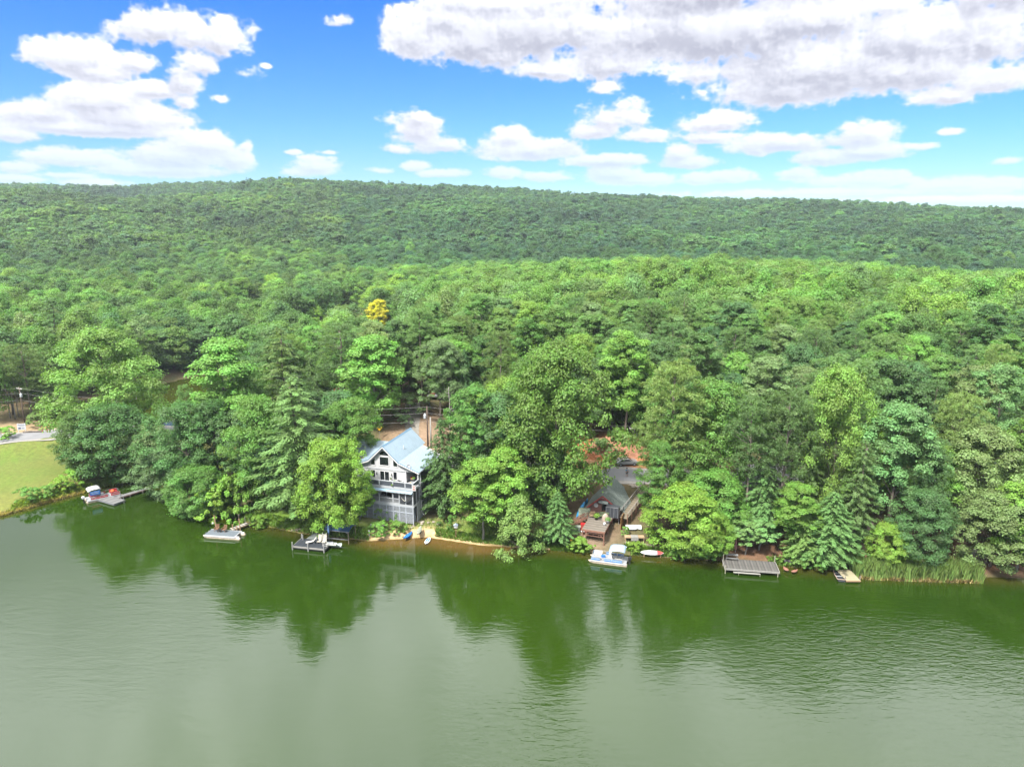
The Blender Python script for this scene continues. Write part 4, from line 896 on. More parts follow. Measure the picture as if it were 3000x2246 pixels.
def dish():
    t = thing('satellite_dish', 'grey satellite dish on the right eave of the grey house', 'satellite dish', HL(-1.7, 2.35, 10.35), R(-17)); 
    g = Geo(); 
    for i in range(6): pass
    o = part(t, 'bowl', Geo().lathe([(.02, -.02), (.2, .0), (.32, .06), (.38, .12), (.36, .13), (.2, .03), (.02, .01)], 14), GREYMETAL, True); o.rotation_euler = (R(62), 0, R(20)); o.location = (0, -.1, .45)
    part(t, 'arm', Geo().tube([(0, 0, 0), (0, -.05, .42)], .03, 6).tube([(0, -.1, .4), (.05, -.5, .3)], .015, 5), GREYMETAL)
dish()
# things on the decks of the grey house
def plant(loc, r, h, tint, label, pot=None, group=None):
    t = thing('potted_plant', label, 'plant', loc, 0, group); part(t, 'pot', Geo().lathe([(r*.35, 0), (r*.5, h*.35), (r*.55, h*.38), (r*.45, h*.38)], 10), pot or TERRACOTTA, True)
    rg = np.random.default_rng(int(abs(loc[0] * 100)) + 5); n = 160; d = unit(rg.normal(size=(n, 3))); d[:, 2] = np.abs(d[:, 2]) * .9
    o = link('leaves', leaf_mesh('leaves', d * r * rg.uniform(.4, 1, (n, 1)) + np.array([0, 0, h*.42]), d + rg.normal(0, .5, (n, 3)), d, r*.16, r*.45, rg.random(n), LEAF), t); o.color = jit(TINT[tint]); return t
plant(HL(-8.6, .9, 7.6), .4, .9, 'bright', 'potted plant with orange flowers left of the sliding door on the upper deck')
plant(HL(-5.15, 2.2, 8.05), .22, .4, 'mid', 'small hanging plant right of the upper sliding door')
plant(HL(-4.0, 1.4, 7.6), .4, .9, 'mid', 'green potted plant on the upper deck under the right window', BLUE)
plant(HL(-3.75, -.25, 7.9), .22, .4, 'lime', 'yellow-green plant hanging on the upper deck railing')
plant(HL(-.7, 2.0, 8.5), .34, .6, 'bright', 'bright green hanging plant at the porch corner of the grey house', GREYTRIM)
def flower_mound(loc, label, m):
    t = thing('flower_box', label, 'flowers', loc, R(-17)); part(t, 'box', Geo().box(-.3, .3, -.12, .12, 0, .2), WOOD_TAN)
    g = Geo(); rg = random.Random(4)
    for k in range(26):
        c = (rg.uniform(-.3, .3), rg.uniform(-.15, .15), rg.uniform(.22, .55)); g.lathe([(.01, -.04), (.06, 0), (.01, .04)], 5, c)
    part(t, 'blossoms', g, m)
flower_mound(HL(-.75, .45, 8.05), 'yellow flowers in a box inside the upper deck railing', YELLOW)
flower_mound(HL(-1.6, 3.4, 8.0), 'red flowers on a stand in the covered porch corner', REDP)
def slat_chair(loc, rz, label, wood, group=None, s=1.0):
    t = thing('wooden_chair', label, 'chair', loc, rz, group)
    part(t, 'seat', Geo().box(-.3*s, .3*s, -.28*s, .28*s, .38*s, .44*s), wood)
    for k in range(5): x = (-.26 + k * .13) * s; part(t, 'slat', Geo().beam((x, .27*s, .42*s), (x, .48*s, 1.0*s), .07*s, .025*s, up=(0, 1, 0)), wood)
    part(t, 'back_rail', Geo().beam((-.32*s, .48*s, 1.0*s), (.32*s, .48*s, 1.0*s), .05, .07), wood)
    for x in (-.33, .33):
        part(t, 'armrest', Geo().box((x-.05)*s, (x+.05)*s, -.34*s, .36*s, .62*s, .66*s), wood)
        for y in (-.28, .27): part(t, 'leg', Geo().box((x-.03)*s, (x+.03)*s, (y-.03)*s, (y+.03)*s, 0, .62*s), wood)
    return t
slat_chair(HL(-2.7, 1.3, 7.6), R(140), 'dark metal chair on the upper deck beside the porch corner', BLACK)
def cafe_table():
    t = thing('deck_table', 'small round table with glass top on the upper deck', 'table', HL(-3.4, 1.1, 7.6)); part(t, 'tabletop', Geo().lathe([(.45, .68), (.46, .70), (.45, .72), (.01, .72)], 16), GREYMETAL); part(t, 'stem', Geo().tube([(0, 0, 0), (0, 0, .68)], .04, 6), BLACK); part(t, 'foot', Geo().lathe([(.25, 0), (.25, .03), (.03, .06)], 12), BLACK)
cafe_table()
def hammock():
    t = thing('hammock', 'pale rope hammock slung in the screened bay of the grey house', 'hammock', HL(0, 0, 0), R(-17)); rows = []
    for i in range(13):
        s = i / 12; x = -2.35 + s * 2.2; z = 6.45 - 1.0 * math.sin(math.pi * s) ; w_ = .06 + .32 * math.sin(math.pi * s); rows.append([(x, -.25 - w_, z + .12 * (w_ > .1)), (x, -.28, z - .04), (x, -.31 + w_ * 0.2, z)])
    part(t, 'cloth', Geo().strip(rows), ROPE, True)
hammock()
def banner():
    t = thing('banner', 'small white flag with red print hanging from the deck corner of the grey house', 'flag', HL(.05, -.14, 0), R(-17))
    part(t, 'pole', Geo().tube([(-.1, 0, 8.45), (1.5, -.35, 8.6)], .02, 6), WHITE)
    part(t, 'cloth', Geo().box(-.05, .62, -.08, -.06, 7.45, 8.4), mat('white_cloth', (.62, .60, .58), .8)); pr = Geo()
    for x0, x1, z0, z1 in ((.06, .5, 8.15, 8.28), (.1, .45, 8.0, 8.08), (.08, .5, 7.62, 7.85)): pr.box(x0, x1, -.085, -.082, z0, z1)
    part(t, 'print', pr, mat('red_print', (.6, .12, .10), .8))
banner()
# ---------------------------------------------------------------- the red-brown cabin with the steep green roof
SHINGLE = mat('green_grey_shingles', (.20, .24, .22), .9, vary=.25, scale=3, bump=.5, bscale=6); REDWALL = mat('red_brown_boards', (.27, .13, .10), .8, vary=.14, scale=2, stretch=(5, 5, .6)); REDTRIM = mat('red_trim', (.42, .07, .06), .7)
def cabin():
    h = thing('cabin', 'small red-brown lakeside cabin with steep green-grey shingle roof', 'cabin', (15.7, 114.3, 0), R(-20))
    AX, EL, ER = (0, 6.35), (-3.15, 3.55), (3.9, 3.0)
    part(h, 'wall', Geo().prism([(-2.6, 0, 1.0), (1.5, 0, 1.0), (1.5, 0, 4.9), (0, 0, 6.15), (-2.6, 0, 3.9)], (0, .18, 0)), REDWALL, label='red-brown gable wall')
    part(h, 'wall', Geo().box(-2.6, 3.0, .2, 8.4, 1.0, 3.3), REDWALL)
    part(h, 'corner_board', Geo().box(-2.66, -2.5, -.05, .02, 1.0, 3.95), WOOD_RED)
    for a, b, y0 in ((AX, EL, -.55), (AX, ER, -.55)):
        n_ = Vector((-(b[1] - a[1]), 0, b[0] - a[0])).normalized(); n_ = n_ if n_.z > 0 else -n_
        o = part(h, 'roof', Geo().prism([(a[0], y0, a[1]), (b[0], y0 + (1.4 if b is ER else 0), b[1]), (b[0], 8.8, b[1]), (a[0], 8.8, a[1])], -n_ * .14), SHINGLE)
        L = math.hypot(b[0] - a[0], b[1] - a[1]); cs = Geo(); k = .28
        d = Vector((b[0] - a[0], 0, b[1] - a[1])).normalized()
        while k < L:                                                # courses of shingles, each lapping the next
            p = Vector((a[0], 0, a[1])) + d * k; y_ = y0 + (1.4 * k / L if b is ER else 0); cs.beam(p + Vector((0, y_, 0)) + n_ * .012, p + Vector((0, 8.8, 0)) + n_ * .012, .26, .03, up=n_); k += .28
        part(o, 'shingle_course', cs, SHINGLE)['kind'] = 'stuff'
    rk = Geo().beam((AX[0], -.58, AX[1] - .1), (EL[0], -.58, EL[1] - .1), .06, .2).beam((AX[0], -.58, AX[1] - .1), (2.0, -.2, AX[1] - 1.82), .06, .2); part(h, 'rake_board', rk, REDTRIM)
    part(h, 'gable_panel', Geo().prism([(-.62, -.04, 5.35), (.62, -.04, 5.35), (0, -.04, 6.0)], (0, -.04, 0)), REDTRIM); part(h, 'sign_board', Geo().box(-.3, .3, -.12, -.08, 5.62, 5.76), OFFWHITE)
    aw = Geo(); aw.strip([[(-.75 + (.12 if i in (0, 4) else 0), -.1 - .5 * math.sin(j / 4 * 1.5), 5.3 - .42 * (1 - math.cos(j / 4 * 1.5))) , (.95 - (.12 if i in (0, 4) else 0), -.1 - .5 * math.sin(j / 4 * 1.5), 5.3 - .42 * (1 - math.cos(j / 4 * 1.5)))] for i, j in enumerate(range(5))]); part(h, 'awning', aw, mat('grey_green_canvas', (.20, .23, .215), .8), label='rounded grey-green awning over the door')
    d = part(h, 'door', Geo().box(-.35, -.25, -.08, .02, 3.0, 5.0).box(.55, .65, -.08, .02, 3.0, 5.0).box(-.35, .65, -.08, .02, 4.95, 5.05).box(-.35, .65, -.08, .02, 3.3, 3.4), WOOD_RED); part(d, 'pane', Geo().box(-.25, .55, -.03, -.005, 3.0, 4.95), PANE)
    cw = part(h, 'round_window', Geo().lathe([(.30, 0), (.38, 0), (.38, .07), (.30, .07)], 20), OFFWHITE, loc=(-1.25, -.02, 4.25)); cw.rotation_euler = (R(90), 0, 0); pn = part(cw, 'pane', Geo().lathe([(.29, .01), (.29, .03)], 20), mat('pale_blue_glass', (.30, .42, .52), .2))
    # screened porch on the right, leaning under the long slope
    part(h, 'screen_porch', Geo().prism([(.85, -1.5, 3.0), (2.9, -1.5, 3.0), (2.9, -1.5, 4.75), (.85, -1.5, 5.0)], (0, 1.45, 0)), SCREEN, label='dark screened porch box beside the door'); fr = Geo()
    for x in (.85, 1.55, 2.2, 2.9): fr.box(x - .04, x + .04, -1.56, -1.5, 3.0, 4.85)
    fr.box(.85, 2.9, -1.56, -1.5, 4.78, 4.9); part(h, 'porch_frame', fr, GREYMETAL)
    # deck
    dk = WEATHERED
    for k in range(26):
        y = -7.6 + k * .295; xl = -1.9 if y > -3.6 else -1.75; part(h, 'plank', Geo().box(xl, 2.0, y, y + .27, 2.92, 3.0), mat('deck_plank_%d' % (k % 3), [(.19, .16, .13), (.24, .21, .18), (.15, .13, .105)][k % 3], .85, vary=.25, scale=1.2, stretch=(1, 5, 5)))
    part(h, 'deck_beam', Geo().box(-1.8, 2.05, -7.72, -7.6, 2.72, 3.02).box(-1.85, -1.75, -7.6, 0, 2.75, 2.92).box(1.95, 2.05, -7.6, 0, 2.75, 2.92), WOOD_RED)
    for x in (-1.65, 1.9):
        for y in (-7.5, -4.5, -1.2): part(h, 'deck_post', Geo().box(x - .08, x + .08, y - .08, y + .08, .1, 2.75), WOOD_RED)
    br = Geo().beam((-1.6, -7.5, 2.45), (1.85, -7.5, 2.45), .08, .1).beam((-1.6, -7.5, 2.0), (1.85, -7.5, 2.0), .06, .08).beam((-1.6, -7.5, 1.7), (-1.1, -7.5, 2.3), .07).beam((1.85, -7.5, 1.7), (1.35, -7.5, 2.3), .07)
    for k in range(5): br.beam((-1.6 + k * .86, -7.5, 2.0), (-1.6 + k * .86, -7.5, 2.45), .05)
    part(h, 'brace', br, WOOD_RED)
    # stair going down on the left
    st = thing('wooden_stair', 'red-brown wooden stair going down from the left side of the cabin deck', 'stairs', (15.7, 114.3, 0), R(-20))
    part(st, 'stringer', Geo().beam((-2.0, -2.6, 2.9), (-5.0, -4.0, 1.1), .06, .24).beam((-2.0, -1.6, 2.9), (-5.0, -3.0, 1.1), .06, .24), WOOD_RED)
    for k in range(8):
        s_ = (k + .5) / 8; part(st, 'step', Geo().box(-.16, .16, -.5, .5, -.02, .02), WOOD_RED, loc=(-2.0 - 3.0 * s_, -2.1 - 1.4 * s_, 3.0 - 1.8 * s_), rz=R(25))
    for (yy) in (-2.6, -1.6):
        for s_ in (0, .5, 1): x = -2.0 - 3 * s_; y = yy - 1.4 * s_; z = 2.9 - 1.8 * s_; part(st, 'post', Geo().box(x - .05, x + .05, y - .05, y + .05, z - .8, z + .95), WOOD_RED)
        part(st, 'handrail', Geo().beam((-2.0, yy, 3.8), (-5.0, yy - 1.4, 2.0), .06, .1).beam((-2.0, yy, 3.4), (-5.0, yy - 1.4, 1.6), .04, .06), WOOD_RED)
    # walkway along the right side up to the lane
    wk = thing('wooden_walkway', 'long weathered walkway with handrail climbing past the right side of the cabin', 'walkway', (15.7, 114.3, 0), R(-20))
    A_, B_ = Vector((3.7, -1.0, 2.95)), Vector((6.0, 10.5, 4.9)); nrm = Vector((-(B_ - A_).y, (B_ - A_).x, 0)).normalized()
    for k in range(34):
        c = A_.lerp(B_, (k + .5) / 34); part(wk, 'plank', Geo().box(-.75, .75, -.15, .15, -.03, .03), mat('walk_plank_%d' % (k % 2), [(.27, .22, .15), (.20, .17, .12)][k % 2], .9, vary=.25), loc=c, rz=math.atan2((B_-A_).y, (B_-A_).x) - R(90))
    for sgn in (-1, 1):
        for k in range(7): c = A_.lerp(B_, k / 6) + nrm * .78 * sgn; part(wk, 'post', Geo().box(c.x-.05, c.x+.05, c.y-.05, c.y+.05, c.z - 1.6, c.z + 1.0), WOOD_RED if sgn < 0 else WEATHERED)
        a, b = A_ + nrm * .78 * sgn, B_ + nrm * .78 * sgn; u_ = Vector((0, 0, 1)); part(wk, 'handrail', Geo().beam(a + u_, b + u_, .1, .07).beam(a + u_ * .5, b + u_ * .5, .05, .09), WEATHERED)
    return h
cabin(); CM = Matrix.Translation((15.7, 114.3, 0)) @ Matrix.Rotation(R(-20), 4, 'Z')
def CL(x, y, z): return CM @ Vector((x, y, z))
# what stands on and around the cabin deck
def sofa(loc, rz, label, m, w=1.5):
    t = thing('bench_seat', label, 'bench', loc, rz); part(t, 'seat', Geo().box(-w/2, w/2, -.3, .3, .2, .45), m, bevel=.05); part(t, 'backrest', Geo().box(-w/2, w/2, .2, .42, .45, .9), m, bevel=.06)
    for x in (-w/2 + .08, w/2 - .08): part(t, 'armrest', Geo().box(x - .09, x + .09, -.3, .35, .45, .62), m, bevel=.04)
    for x in (-w/2+.1, w/2-.1): part(t, 'leg', Geo().box(x-.04, x+.04, -.25, .3, 0, .2), BLACK)
sofa(CL(.6, -1.0 - 1.0, 3.0), R(-20), 'green cushioned bench against the screened porch on the cabin deck', mat('moss_cushion', (.12, .15, .08), .9), 1.6)
sofa(CL(-1.3, -2.4, 3.0), R(-10), 'tan wooden bench with striped cushion at the left edge of the cabin deck', WOOD_TAN, 1.0)
plant(CL(-.4, -3.2, 3.0), .62, 1.5, 'lime', 'yellow-green fern in a pot on the cabin deck', BLACK); plant(CL(1.75, -4.0, 3.0), .6, 1.4, 'bright', 'green fern in a white pot at the right edge of the cabin deck', WHITE)
def covered_heap():
    t = thing('covered_grill', 'grill under a pinkish tan cover on the cabin deck', 'grill', CL(1.1, -2.9, 3.0)); rg = random.Random(8); g = Geo(); rows = []
    for j, (rr_, z) in enumerate(((.62, 0), (.6, .35), (.5, .7), (.34, 1.0), (.12, 1.2), (.01, 1.25))):
        rows.append([((rr_ + .06 * math.sin(a * 7 + j)) * math.cos(a * .5236) * 1.1, (rr_ + .06 * math.sin(a * 5 + j * 2)) * math.sin(a * .5236) * .8, z) for a in range(13)])
    part(t, 'cover', g.strip(rows), mat('tan_cover', (.42, .32, .26), .8, vary=.2, scale=2, bump=.6), True); part(t, 'base', Geo().box(-.3, .3, -.2, .2, 0, .5), BLACK)
covered_heap()
solo('bucket', Geo().lathe([(.17, 0), (.21, .42), (.19, .42), (.15, .03)], 12), WHITE, 'white bucket at the right front of the cabin deck', 'bucket', CL(1.35, -4.9, 3.0), smooth=True)
# ---------------------------------------------------------------- docks and boats
def frame2(a, b):
    """origin a, local x towards b"""
    return math.atan2(b.y - a.y, b.x - a.x)
def planked(t, L, W, z, n, mats_, along='x', th=.06, nm='plank'):
    """n boards side by side; along: the axis on which they follow one another"""
    me = {}
    for k in range(n):
        w_ = (L if along == 'x' else W) / n; m = mats_[k % len(mats_)]
        if m.name not in me:
            g = Geo().box(0, w_ - .018, 0, W, -th, 0) if along == 'x' else Geo().box(0, L, 0, w_ - .018, -th, 0); me[m.name] = g.mesh(nm, m)
        part(t, nm, me[m.name], None, loc=((k * w_, 0, z) if along == 'x' else (0, k * w_, z)))
def posts(t, pts, r, z0, z1, m, nm='post', caps=None):
    for i, p in enumerate(pts):
        q = part(t, nm, Geo().tube([(p[0], p[1], z0), (p[0], p[1], (z1[i] if hasattr(z1, '__len__') else z1))], r, 8), m)
        if caps: part(q, 'cap', Geo().lathe([(r * 1.15, 0), (r * 1.15, .08), (.01, .1)], 8, (p[0], p[1], z1)), caps)
GW = [mat('grey_plank_%d' % i, c, .85, vary=.18, scale=1.2, stretch=(4, 1, 1)) for i, c in enumerate(((.17, .17, .175), (.21, .21, .21), (.14, .14, .14)))]
# left dock: wide platform and a walkway to the bank
a = P(281.8, 1460.8, .5); b = P(335, 1476, .5)
t = thing('floating_dock', 'grey plank dock with walkway moored beside the red pontoon boat', 'dock', (a.x, a.y, 0), frame2(a, b))
planked(t, 5.3, 2.2, .5, 11, GW, 'x'); part(t, 'frame', Geo().box(-.05, 5.35, -.06, 0, .18, .5).box(-.05, 5.35, 2.2, 2.26, .18, .5).box(5.3, 5.36, 0, 2.2, .18, .5).box(-.06, 0, 0, 2.2, .18, .5), GREYMETAL)
for x in (.8, 2.6, 4.4): part(t, 'float', Geo().tube([(x - .5, .5, .02), (x + .5, .5, .02)], .24, 8).tube([(x - .5, 1.7, .02), (x + .5, 1.7, .02)], .24, 8), BLACK)
posts(t, [(5.4, 1.9), (3.9, 2.35)], .06, -2, 1.6, ALU)
a2 = P(341, 1460, .5); b2 = P(419, 1435.5, .55)
t = thing('dock_walkway', 'narrow grey walkway leading from the bank to the left dock', 'walkway', (a2.x, a2.y, 0), frame2(a2, b2)); L_ = (b2 - a2).length + 1.5
planked(t, L_, 1.15, .52, 13, GW[:2], 'x'); part(t, 'frame', Geo().box(0, L_, -.05, 0, .3, .5).box(0, L_, 1.15, 1.2, .3, .5), WOOD_RED); posts(t, [(2.5, -.1), (5, -.1)], .06, -1, .5, WEATHERED)
def pontoon_boat(loc, rz, label, panel, L=5.9, W=2.4, canopy=None, seats=None, motor=True, strip=WHITE, banner_=None, side_seat=True, toon=OFFWHITE, lift=0):
    """bow towards +x"""
    t = thing('pontoon_boat', label, 'boat', loc, rz)
    for y in (-W/2 + .35, W/2 - .35):
        part(t, 'pontoon', Geo().tube([(-L/2, y, .12), (-L/2 + .15, y, .12), (L/2 - .7, y, .12), (L/2 - .1, y, .22), (L/2 + .15, y, .34)], [.26, .30, .30, .2, .03], 12), toon, True)
    part(t, 'deck', Geo().box(-L/2 + .1, L/2 - .25, -W/2, W/2, .42, .52), mat('boat_deck_grey', (.33, .34, .36), .8)); part(t, 'edge_trim', Geo().box(-L/2 + .08, L/2 - .22, -W/2 - .03, -W/2, .38, .55).box(-L/2 + .08, L/2 - .22, W/2, W/2 + .03, .38, .55), strip)
    x0, x1 = -L/2 + .75, L/2 - .35; rl = Geo()
    for y in (-W/2 + .05, W/2 - .05):
        for a_, b_ in ((x0, x0 + (x1 - x0) * .33), (x0 + (x1 - x0) * .34, x0 + (x1 - x0) * .58), (x0 + (x1 - x0) * .72, x1)):
            p_ = part(t, 'fence_panel', Geo().box(a_, b_, y - .015, y + .015, .60, .98), panel)
            part(p_, 'stripe', Geo().box(a_, b_, y - .02, y + .02, .80, .86), strip)
        rl.tube([(x0, y, .55), (x0, y, 1.15), (x1 - .3, y, 1.15), (x1, y * .8, 1.15), (x1, y * .8, .55)], .022, 6)
        rl.tube([(x0, y, .85), (x1 - .3, y, 1.0)], .015, 5)
        for k in range(6): x = x0 + (x1 - x0) * k / 5; rl.tube([(x, y, .55), (x, y, 1.15)], .018, 5)
    rl.tube([(x1, -W*.4, 1.15), (x1, W*.4, 1.15)], .022, 6).tube([(x0, -W/2 + .05, 1.15), (x0, W/2 - .05, 1.15)], .022, 6); part(t, 'railing', rl, ALU)
    sm = seats or OFFWHITE
    for (sx, sy, sw, sl_) in ((L/2 - 1.15, -W/2 + .45, .55, 1.3), (L/2 - 1.15, W/2 - .45, .55, 1.3), (-L/2 + 1.4, W/2 - .45, .55, 1.1)):
        s = part(t, 'seat', Geo().box(sx - sl_/2, sx + sl_/2, sy - sw/2, sy + sw/2, .52, .85), sm, bevel=.05); yb = sy + (sw/2 - .06) * (1 if sy > 0 else -1); part(s, 'backrest', Geo().box(sx - sl_/2, sx + sl_/2, yb - .07, yb + .07, .85, 1.15), sm)
    c = part(t, 'console', Geo().prism([(-.55, -.75, .52), (0, -.75, .52), (0, -.75, 1.3), (-.35, -.75, 1.35)], (0, .7, 0)), WHITE); part(c, 'steering_wheel', Geo().lathe([(.16, 0), (.19, .02), (.16, .04), (.15, .02)], 14, (0, 0, 0)), BLACK, loc=(-.52, -.4, 1.1))
    part(t, 'captain_chair', Geo().box(-1.25, -.85, -.6, -.15, .75, .9).box(-1.3, -1.18, -.6, -.15, .9, 1.35).tube([(-1.05, -.37, .52), (-1.05, -.37, .75)], .06, 6), sm)
    if motor:
        m_ = part(t, 'outboard_motor', Geo().prism([(-L/2 - .55, -.22, .75), (-L/2 - .05, -.22, .75), (-L/2 - .08, -.22, 1.2), (-L/2 - .45, -.22, 1.28), (-L/2 - .62, -.22, 1.05)], (0, .44, 0)), motor if motor is not True else BLACK, bevel=.05); part(m_, 'leg', Geo().box(-L/2 - .4, -L/2 - .15, -.08, .08, -.3, .75), BLACK)
    if canopy:
        cx0, cx1 = canopy[1]; rows = []
        for i in range(7):
            s = i / 6; x = cx0 + (cx1 - cx0) * s; rows.append([(x, y_, 2.62 + canopy[2] * (s - .5) - .5 * (2 * s - 1) ** 4 * .5 - .12 * (y_ / (W / 2)) ** 2) for y_ in np.linspace(-W/2, W/2, 7)])
        o = part(t, 'canopy', Geo().strip(rows), canopy[0], True); sf = o.modifiers.new('thickness', 'SOLIDIFY'); sf.thickness = .03
        fr = Geo(); mx_ = (cx0 + cx1) / 2
        for y in (-W/2 + .04, W/2 - .04):
            for x in (cx0 + .1, cx1 - .1): fr.tube([(mx_ + (.25 if x > mx_ else -.25), y, 1.15), (x, y, 2.45)], .02, 6)
            fr.tube([(mx_, y, 1.15), (mx_ + .9, y, 1.9)], .015, 5)
        part(t, 'canopy_frame', fr, ALU)
    return t
pa, pb = Vector((-80.1, 125.9, 0)), Vector((-75.9, 129.4, 0)); c = (pa + pb) / 2 + Vector((-.6, .45, 0))
rb = pontoon_boat((c.x, c.y, .02), frame2(pa, pb), 'red and white pontoon boat with white canopy moored at the left dock', REDP, 6.0, 2.4, (mat('white_canvas', (.60, .61, .60), .7, vary=.05), (-2.6, -.4), .1), mat('red_cushion', (.45, .03, .04), .7), WHITE, toon=mat('stained_pontoon', (.55, .46, .36), .6, vary=.2))
o = solo('blue_banner', Geo().box(-2.3, -.6, -1.24, -1.22, 1.45, 2.25), BLUE, 'blue banner with white lettering hung under the canopy of the red pontoon boat', 'banner', (c.x, c.y, .02), frame2(pa, pb))
lt = Geo(); rg = random.Random(3)
for k, (z, n) in enumerate(((2.0, 11), (1.72, 9))):
    for j in range(n): x = -2.15 + j * .13 + k * .12; lt.box(x, x + .075, -1.246, -1.243, z - .05, z + .05 + .03 * rg.random())
part(o, 'lettering', lt, WHITE)['kind'] = 'stuff'
o = solo('life_jackets', Geo().lathe([(.05, 0), (.4, .05), (.42, .2), (.25, .38), (.05, .42)], 9), ORANGE, 'heap of orange life jackets at the bow of the red pontoon boat', 'life jackets', (c.x + 1.2, c.y + 1.2, .9), .5, smooth=True)
# float with two chairs
a = P(597, 1565.4, .6); b = P(690, 1572, .6); th_ = frame2(P(597.5, 1565.4, .5), P(689.7, 1572, .5))
t = thing('pontoon_float', 'flat grey pontoon float carrying two wooden chairs', 'float', (a.x, a.y, 0), th_)
part(t, 'deck', Geo().box(0, 5.5, 0, 2.3, .46, .56), mat('blue_grey_carpet', (.13, .155, .18), .9, vary=.06)); part(t, 'edge_trim', Geo().box(-.05, 5.6, -.06, 0, .36, .58).box(-.05, 5.6, 2.3, 2.36, .36, .58).box(5.5, 5.58, 0, 2.3, .45, .6), WHITE)
for y in (.3, 2.0): part(t, 'pontoon', Geo().tube([(-.35, y, .34), (0, y, .18), (.6, y, .1), (6.2, y, .1), (6.4, y, .12)], [.05, .22, .29, .29, .2], 12), mat('stained_pontoon', (.5, .4, .3), .6), True)
part(t, 'motor_mount', Geo().box(5.6, 6.15, .1, .5, .38, .48).box(5.6, 6.15, 1.8, 2.2, .38, .48), WHITE); part(t, 'cleat', Geo().tube([(-.1, .6, .5), (-.1, .6, .7), (-.1, .9, .7), (-.1, .9, .5)], .02, 5), ALU)
D2M = Matrix.Translation((a.x, a.y, 0)) @ Matrix.Rotation(th_, 4, 'Z')
CW = mat('reddish_teak', (.24, .12, .07), .75, vary=.2)
slat_chair(D2M @ Vector((1.35, 1.75, .56)), th_ + R(8), 'left wooden slat chair on the pontoon float', CW, s=1.0); slat_chair(D2M @ Vector((2.75, 1.7, .56)), th_ - R(6), 'right wooden slat chair on the pontoon float', CW, s=1.0)
t = thing('side_table', 'small dark table between the two chairs on the pontoon float', 'table', D2M @ Vector((2.05, 1.45, .56)), th_); part(t, 'tabletop', Geo().box(-.3, .3, -.25, .25, .42, .47), BLACK)
for x in (-.24, .24):
    for y in (-.2, .2): part(t, 'leg', Geo().box(x-.03, x+.03, y-.03, y+.03, 0, .42), BLACK)
WT = mat('pale_post_wood', (.46, .30, .18), .8, vary=.15, stretch=(1, 1, .3))
pl = ['leaning wooden mooring pole at the left rear corner of the pontoon float', 'tall tan mooring post right of the chairs near the gangway', 'short tan post left of the gangway', 'short brown post at the foot of the gangway']
for (qx, qy, z1, lean), lb in zip(((.9, 2.6, 3.0, -.35), (5.1, 2.75, 2.6, -.08), (3.6, 2.9, 1.4, 0), (4.45, 2.75, 1.3, 0)), pl):
    q = D2M @ Vector((qx, qy, 0)); solo('mooring_post', Geo().tube([(0, 0, -2), (lean, 0, z1)], .085, 8), WT, lb, 'post', (q.x, q.y, 0), th_)
q = D2M @ Vector((.55, 2.6, 0)); solo('float_buoy', Geo().lathe([(.02, 0), (.14, .08), (.16, .2), (.1, .34), (.02, .38)], 10), WHITE, 'white fender hanging on the leaning mooring pole', 'fender', (q.x - .35, q.y, 1.35), smooth=True)
g0 = D2M @ Vector((3.8, 2.5, 0)); g1 = P(730, 1534, .6)
t = thing('gangway', 'pale wooden gangway from the bank to the pontoon float', 'gangway', (g0.x, g0.y, 0), frame2(g0, g1)); L_ = (Vector((g1.x, g1.y, 0)) - Vector((g0.x, g0.y, 0))).length
planked(t, L_, .95, .62, 11, [mat('pale_plank', (.46, .42, .36), .85, vary=.12), GW[1]], 'x'); part(t, 'frame', Geo().box(0, L_, -.06, 0, .42, .6).box(0, L_, .95, 1.0, .42, .6), WOOD_TAN); posts(t, [(L_, -.1), (L_ - .1, 1.1)], .05, -1, 1.6, WEATHERED)
# dark swim dock
a = P(830 + 300/11.04, 1480 + 1310/11.04, .6); b = P(830 + 1310/11.04, 1480 + 1410/11.04, .6); th_ = frame2(a, b); D3M = Matrix.Translation((a.x, a.y, 0)) @ Matrix.Rotation(th_, 4, 'Z')
t = thing('swim_dock', 'dark decked swimming dock with pale posts below the yellow-green maple', 'dock', (a.x, a.y, 0), th_)
DKM = [mat('charcoal_plank_%d' % i, c_, .8, vary=.15, scale=1.4, stretch=(4, 1, 1)) for i, c_ in enumerate(((.03, .038, .05), (.036, .044, .058), (.026, .033, .044)))]
planked(t, 5.6, 2.9, .62, 19, DKM, 'x'); part(t, 'rim', Geo().box(-.06, 5.66, -.1, 0, .38, .64).box(-.06, 0, 0, 2.9, .38, .62).box(5.6, 5.66, 0, 2.9, .38, .62), mat('pale_rim', (.30, .29, .27), .8, vary=.12)); part(t, 'float', Geo().box(.1, 5.5, .1, 2.8, .05, .4), DARK)
PW = mat('post_pale_grey', (.30, .30, .30), .8, vary=.12); posts(t, [(.02, -.12), (2.8, -.15), (5.55, -.12), (.1, 2.95)], .11, -2, 1.35, PW)
g0 = P(830 + 640/11.04, 1480 + 1140/11.04, .6); g1 = P(830 + 1050/11.04, 1480 + 830/11.04, .7)
t = thing('gangway', 'wide grey gangway behind the dark swimming dock', 'gangway', (g0.x, g0.y, 0), frame2(g0, g1)); L_ = 4.3; planked(t, L_, 1.9, .60, 14, [mat('smooth_grey_plank_%d' % i, c_, .8, vary=.08) for i, c_ in enumerate(((.14, .16, .16), (.165, .185, .18)))], 'x')
for k in t.children: k.location.y -= 1.9
posts(t, [(2.9, .12), (.2, .15)], .09, -1, 1.5, PW)
